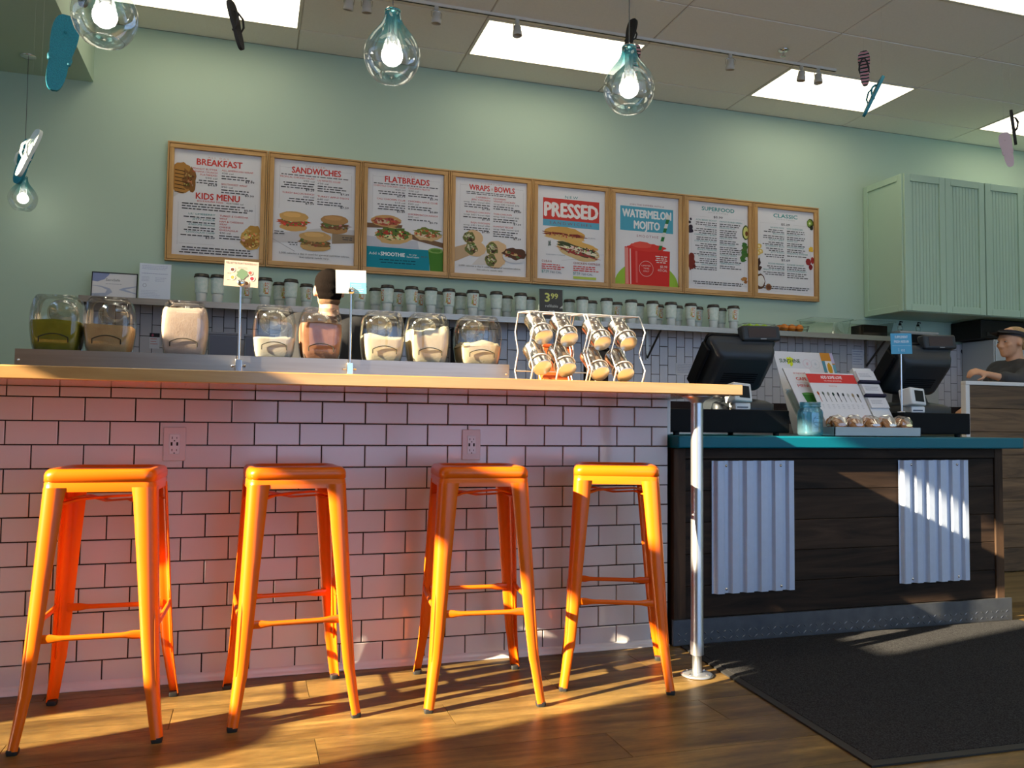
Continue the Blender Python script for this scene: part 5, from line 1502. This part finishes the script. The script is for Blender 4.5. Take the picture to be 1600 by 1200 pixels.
rp.color_ramp.elements[0].color = (.015, .012, .015, 1); rp.color_ramp.elements[1].position = .5; rp.color_ramp.elements[1].color = (.62, .58, .58, 1)
e = rp.color_ramp.elements.new(.82); e.color = (.6, .12, .2, 1)
nt.links.new(wv.outputs['Color'], rp.inputs['Fac']); nt.links.new(rp.outputs['Color'], b_.inputs['Base Color'])
tocam = lambda p: (Vector((.686, -3.088, .889)) - Vector(p))
sandal((.004, .3, 2.392), (-.042, .3, 2.105), -tocam((0, .3, 2.2)), ff_teal, ff_teal, 'teal flip-flop hanging sole-out behind the top left pendant')
sandal((.03, .30, 2.70), (.052, .30, 2.438), (.8, .6, .1), ff_brown, ff_brown, 'brown flip-flop almost out of view above the teal one')
sandal((.528, 1.5, 3.135), (.592, 1.5, 2.875), (.9, -.5, .1), ff_black, ff_black, 'black flip-flop hanging in front of the left ceiling panel')
sandal((-.418, 1.8, 2.424), (-.511, 1.8, 2.165), (-.75, -.62, .2), ff_white, ff_white, 'white flip-flop in bright sun above the small distant pendant')
sandal((-.500, 1.98, 2.42), (-.565, 2.0, 2.175), (-.35, -.9, .2), ff_teal, ff_white, 'teal flip-flop hanging just behind the sunlit white one')
sandal((3.035, 1.8, 3.574), (2.985, 1.8, 3.335), (.9, .45, 0), ff_black, ff_black, 'black flip-flop behind the cord of the right pendant')
sandal((3.075, 1.85, 3.43), (3.055, 1.85, 3.19), (-.4, -.9, 0), zeb, ff_black, 'striped flip-flop peeking out behind the right pendant')
sandal((4.70, 1.6, 3.517), (4.712, 1.6, 3.270), (-.75, -.65, .05), zeb, ff_black, 'black and white striped flip-flop hanging at the right')
sandal((4.590, 1.3, 3.195), (4.440, 1.3, 2.918), (-.80, .25, -.1), ff_teal, ff_teal, 'teal flip-flop hanging edge-on below the striped one')
sandal((6.02, 1.6, 3.265), (6.062, 1.6, 3.005), (4.7, -5.0, 0), ff_black, ff_black, 'dark flip-flop seen edge-on at the right end')
sandal((5.945, 1.6, 3.085), (6.012, 1.6, 2.835), -tocam((6, 1.6, 2.9)), ff_lilac, ff_lilac, 'lilac flip-flop hanging below the dark one at far right')

# ================================================================ PEOPLE
def fused(prims, mat, name, voxel=.009, smooth=6):
    """one continuous skin over overlapping ellipsoids and tapered limbs"""
    mb = MB()
    for p in prims:
        if p[0] == 'e':
            X = Matrix.Translation(p[1]) @ (p[3] if len(p) > 3 else Matrix())
            mb.ball((0, 0, 0), p[2], mat, 20, 14, X=X)
        else:
            a, b, ra, rb = Vector(p[1]), Vector(p[2]), p[3], p[4]
            d = (b - a); L = d.length; q = d.to_track_quat('Z', 'Y').to_matrix().to_4x4()
            X = Matrix.Translation(a) @ q
            prof = [(max(.0005, ra * math.sin(t_)), -ra * math.cos(t_)) for t_ in [PI / 2 * i / 5 for i in range(6)]] + [(max(.0005, rb * math.cos(t_)), L + rb * math.sin(t_)) for t_ in [PI / 2 * i / 5 for i in range(6)]]
            mb.lathe(prof, mat, 16, True, X=X)
    me = mb.mesh('tmp')
    ob = bpy.data.objects.new('tmp', me); col.objects.link(ob)
    r = ob.modifiers.new('r', 'REMESH'); r.mode = 'VOXEL'; r.voxel_size = voxel; r.use_smooth_shade = True
    s_ = ob.modifiers.new('s', 'SMOOTH'); s_.iterations = smooth; s_.factor = .5
    dg = bpy.context.evaluated_depsgraph_get()
    out = bpy.data.meshes.new_from_object(ob.evaluated_get(dg))
    out.name = name
    out.materials.clear(); out.materials.append(mat)
    for pl_ in out.polygons: pl_.use_smooth = True
    bpy.data.objects.remove(ob); bpy.data.meshes.remove(me)
    return out

def hand(wrist, direction, palm_n, k=1.0):
    """palm and five bent fingers as primitives"""
    d = Vector(direction).normalized(); n_ = Vector(palm_n); n_ = (n_ - d * n_.dot(d)).normalized(); s_ = d.cross(n_)
    w = Vector(wrist); P = []
    for q in (-.024, -.008, .008, .024):
        P.append(('c', w + d * .005 + s_ * q * .6, w + d * .085 * k + s_ * q, .015, .0115))
    for q, L in ((-.027, .060), (-.0095, .075), (.0085, .079), (.026, .070)):
        b0 = w + d * .082 * k + s_ * q
        b1 = b0 + (d * .8 + n_ * .45).normalized() * L * .48
        b2 = b1 + (d * .35 + n_ * .9).normalized() * L * .34
        b3 = b2 + (d * -.15 + n_ * 1.0).normalized() * L * .26
        P += [('c', b0, b1, .0095, .0085), ('c', b1, b2, .0085, .0075), ('c', b2, b3, .0075, .0065)]
    t0 = w + d * .028 + s_ * .026
    t1 = t0 + (d * .55 + s_ * .7 + n_ * .3).normalized() * .042
    t2 = t1 + (d * .8 + s_ * .1 + n_ * .6).normalized() * .034
    P += [('c', t0, t1, .0125, .0105), ('c', t1, t2, .0105, .0085)]
    return P

def head(c, k=1.0, tilt=0.0):
    """face points along +y"""
    c = Vector(c); R = Matrix.Rotation(tilt, 4, 'X')
    def p(x, y, z): return c + R.to_3x3() @ Vector((x * k, y * k, z * k))
    return [('e', p(0, -.008, .020), (.074 * k, .092 * k, .090 * k), R), ('e', p(0, .025, -.035), (.060 * k, .062 * k, .078 * k), R), ('e', p(0, .062, -.085), (.030 * k, .026 * k, .026 * k), R),
            ('c', p(0, .088, .006), p(0, .103, -.028), .010 * k, .013 * k), ('e', p(.015, .092, -.034), (.010 * k, .010 * k, .008 * k), R), ('e', p(-.015, .092, -.034), (.010 * k, .010 * k, .008 * k), R),
            ('e', p(0, .080, -.060), (.026 * k, .014 * k, .007 * k), R), ('e', p(0, .079, -.070), (.023 * k, .014 * k, .007 * k), R), ('e', p(0, .078, .024), (.048 * k, .014 * k, .011 * k), R), ('e', p(.036, .055, -.02), (.026 * k, .03 * k, .024 * k), R), ('e', p(-.036, .055, -.02), (.026 * k, .03 * k, .024 * k), R),
            ('e', p(.078, -.006, -.008), (.009 * k, .020 * k, .031 * k), R), ('e', p(-.078, -.006, -.008), (.009 * k, .020 * k, .031 * k), R),
            ('c', p(0, -.03, -.05), p(0, -.035, -.15), .052 * k, .058 * k)]
def eyes(parent, c, k=1.0, tilt=0.0):
    c = Vector(c); R = Matrix.Rotation(tilt, 4, 'X').to_3x3()
    m = MB()
    for sx in (-1, 1):
        q = c + R @ Vector((sx * .030 * k, .0795 * k, .004 * k))
        m.ball(tuple(q), (.0105 * k, .006 * k, .0045 * k), C((.45, .40, .37), .5), 10, 8); m.ball(tuple(q + R @ Vector((0, .0035 * k, 0))), (.006 * k, .004 * k, .0045 * k), C((.03, .02, .015), .2), 8, 6)
    m.build('eyes', parent)

skin1 = M('skin_light', S(222, 172, 140), .55, var=(18, S(208, 154, 122), .4)); skin2 = M('skin_tan', S(214, 164, 130), .55, var=(18, S(200, 146, 112), .4))
def leg_prims(): 
    P = []
    for sx in (-1, 1):
        P += [('c', (sx * .09, 0, .90), (sx * .10, .015, .50), .088, .058), ('c', (sx * .10, .015, .50), (sx * .10, -.01, .10), .056, .040), ('c', (sx * .10, -.02, .06), (sx * .11, .14, .035), .040, .032)]
    return P
# worker seen from behind, facing the back wall
t = thing('person', 'worker with short dark hair in a black shirt, seen from behind', 'person', (1.085, 1.62, 0))
hc = (0, .0, 1.625)
torso = [('c', (0, 0, 1.00), (0, -.01, 1.25), .145, .150), ('c', (-.06, 0, 1.05), (-.09, -.01, 1.36), .11, .105), ('c', (.06, 0, 1.05), (.09, -.01, 1.36), .11, .105), ('c', (-.155, -.01, 1.425), (.155, -.01, 1.425), .062, .062), ('e', (0, 0, .93), (.165, .115, .12)), ('c', (0, -.02, 1.40), (0, -.03, 1.49), .075, .060)]
armR = [('c', (.185, -.005, 1.415), (.262, .04, 1.22), .055, .045)]; armL = [('c', (-.185, -.005, 1.415), (-.225, .05, 1.235), .055, .045)]
foreR = [('c', (.262, .04, 1.22), (.235, .26, 1.38), .043, .030)]; foreL = [('c', (-.225, .05, 1.235), (-.20, .25, 1.40), .043, .030)]
body = head(hc) + torso + armR + armL + foreR + foreL + hand((.235, .265, 1.385), (-.15, .35, .75), (-.8, .5, .0)) + hand((-.20, .255, 1.405), (.15, .4, .75), (.8, .5, .0)) + leg_prims()
link('body', fused(body, skin1, 'body', .008), t)
shirt = [('c', a[1], a[2], a[3] + .012, a[4] + .012) if a[0] == 'c' else ('e', a[1], tuple(q + .012 for q in a[2])) for a in torso[:-1] + armR + armL] + [('c', (0, -.02, 1.42), (0, -.026, 1.462), .078, .068)]
link('shirt', fused(shirt, M('black_cotton', (.012, .012, .014), .85, bump=(300, .2)), 'shirt', .010), t)
link('trousers', fused([('c', p[1], p[2], p[3] + .014, p[4] + .018) for p in leg_prims() if p[1][2] > .2] + [('e', (0, 0, .92), (.178, .128, .12))], M('dark_denim', (.02, .022, .03), .85), 'trousers', .012), t)
hair = [('e', (0, -.022, 1.668), (.081, .088, .078)), ('e', (0, -.045, 1.635), (.076, .062, .075)), ('e', (0, .03, 1.695), (.070, .068, .042)), ('e', (0, -.055, 1.590), (.066, .045, .045))]
link('hair', fused(hair, M('dark_brown_hair', (.010, .006, .0045), .85, spec=.08, var=(60, (.005, .003, .002), .3), stretch=(6, 6, .6), bump=(120, .6)), 'hair', .007, 3), t)
nape = [('e', (0, -.052, 1.562), (.060, .040, .040))]
link('hair_nape', fused(nape, M('cropped_nape_hair', S(126, 92, 62), .8, bump=(300, .5)), 'hair_nape', .007, 3), t)
eyes(t, hc)
sh_ = MB()
for sx in (-1, 1):
    sh_.rbox(sx * .105 - .045, sx * .105 + .045, -.07, .19, .0, .062, .022, C((.02, .02, .02)), 2)
    sh_.build('shoe', t); sh_ = MB()

# worker in a visor, facing left at the right edge
t = thing('person', 'worker in a black visor and dark grey shirt at the right edge', 'person', (5.80, 1.42, 0), PI / 2)
hc = (0, .03, 1.505)
torso = [('c', (0, 0, .98), (0, 0, 1.20), .130, .130), ('c', (-.05, 0, 1.02), (-.075, 0, 1.26), .10, .095), ('c', (.05, 0, 1.02), (.075, 0, 1.26), .10, .095), ('c', (-.13, 0, 1.315), (.13, 0, 1.315), .055, .055), ('e', (0, 0, .92), (.17, .12, .12)), ('c', (0, -.01, 1.30), (0, .0, 1.385), .066, .052)]
armL = [('c', (-.155, .0, 1.305), (-.175, .17, 1.215), .050, .040)]; foreL = [('c', (-.175, .17, 1.215), (-.13, .38, 1.262), .034, .022)]
armR = [('c', (.155, .0, 1.305), (.20, .05, 1.08), .050, .040)]; foreR = [('c', (.20, .05, 1.08), (.15, .26, 1.02), .038, .026)]
body = head(hc, .96, -.06) + torso + armL + foreL + armR + foreR + hand((-.13, .385, 1.263), (.15, 1, .25), (.6, .1, -.75), .9) + hand((.15, .265, 1.02), (-.1, 1, 0), (-.5, 0, -.8), .95) + leg_prims()
link('body', fused(body, skin2, 'body', .008), t)
shirt = [('c', a[1], a[2], a[3] + .013, a[4] + .016) if a[0] == 'c' else ('e', a[1], tuple(q + .013 for q in a[2])) for a in torso[:-1] + armL + armR] + [('c', (-.175, .17, 1.215), (-.155, .262, 1.236), .052, .050), ('c', (0, -.01, 1.32), (0, -.006, 1.352), .072, .062)]
link('shirt', fused(shirt, M('charcoal_cotton', (.045, .046, .050), .85, bump=(300, .2)), 'shirt', .010), t)
link('trousers', fused([('c', p[1], p[2], p[3] + .014, p[4] + .018) for p in leg_prims() if p[1][2] > .2] + [('e', (0, 0, .92), (.182, .132, .12))], M('black_twill', (.014, .014, .016), .85), 'trousers', .012), t)
blond = M('blond_hair', S(216, 182, 126), .5, var=(50, S(140, 100, 56), .3), stretch=(6, .8, 6), bump=(120, .5))
link('hair', fused([('e', (0, -.010, 1.556), (.078, .090, .062)), ('e', (0, -.052, 1.512), (.0765, .052, .062)), ('e', (0, -.060, 1.515), (.064, .050, .066)), ('e', (0, -.105, 1.50), (.032, .034, .036)), ('c', (0, -.125, 1.49), (0, -.15, 1.36), .026, .012)], blond, 'hair', .007, 3), t)
vz = MB(); blk = M('black_visor_cloth', (.012, .010, .014), .6)
ring_o = [(.0835 * math.sin(a), .012 + .1 * math.cos(a)) for a in [2 * PI * i / 36 for i in range(36)]]
vz.loft([[(x, y, 1.532 + .18 * y) for x, y in ring_o], [(x * 1.01, y * 1.01, 1.552 + .18 * y) for x, y in ring_o], [(x * .985, y * .985, 1.570 + .18 * y) for x, y in ring_o]], blk, cap=False)
br = []
for k_ in (0, 1):
    br.append([((.080 + .006 * k_) * math.sin(a), .012 + (.099 + .088 * k_ * max(0, math.cos(a)) ** .6) * math.cos(a) if math.cos(a) > 0 else .012, 1.556 - .006 * k_ + .02 * (math.cos(a) if math.cos(a) > 0 else 0)) for a in [-PI / 2 + PI * i / 20 for i in range(21)]])
vz.loft(br, blk, cap=False, closed=False); vz.loft([[(p[0], p[1], p[2] - .004) for p in r_] for r_ in br[::-1]], blk, cap=False, closed=False)
vz.build('visor', t)
eyes(t, hc, .96, -.06)
for sx in (-1, 1):
    MB().rbox(sx * .105 - .045, sx * .105 + .045, -.07, .19, .0, .062, .022, C((.02, .02, .02)), 2).build('shoe', t)
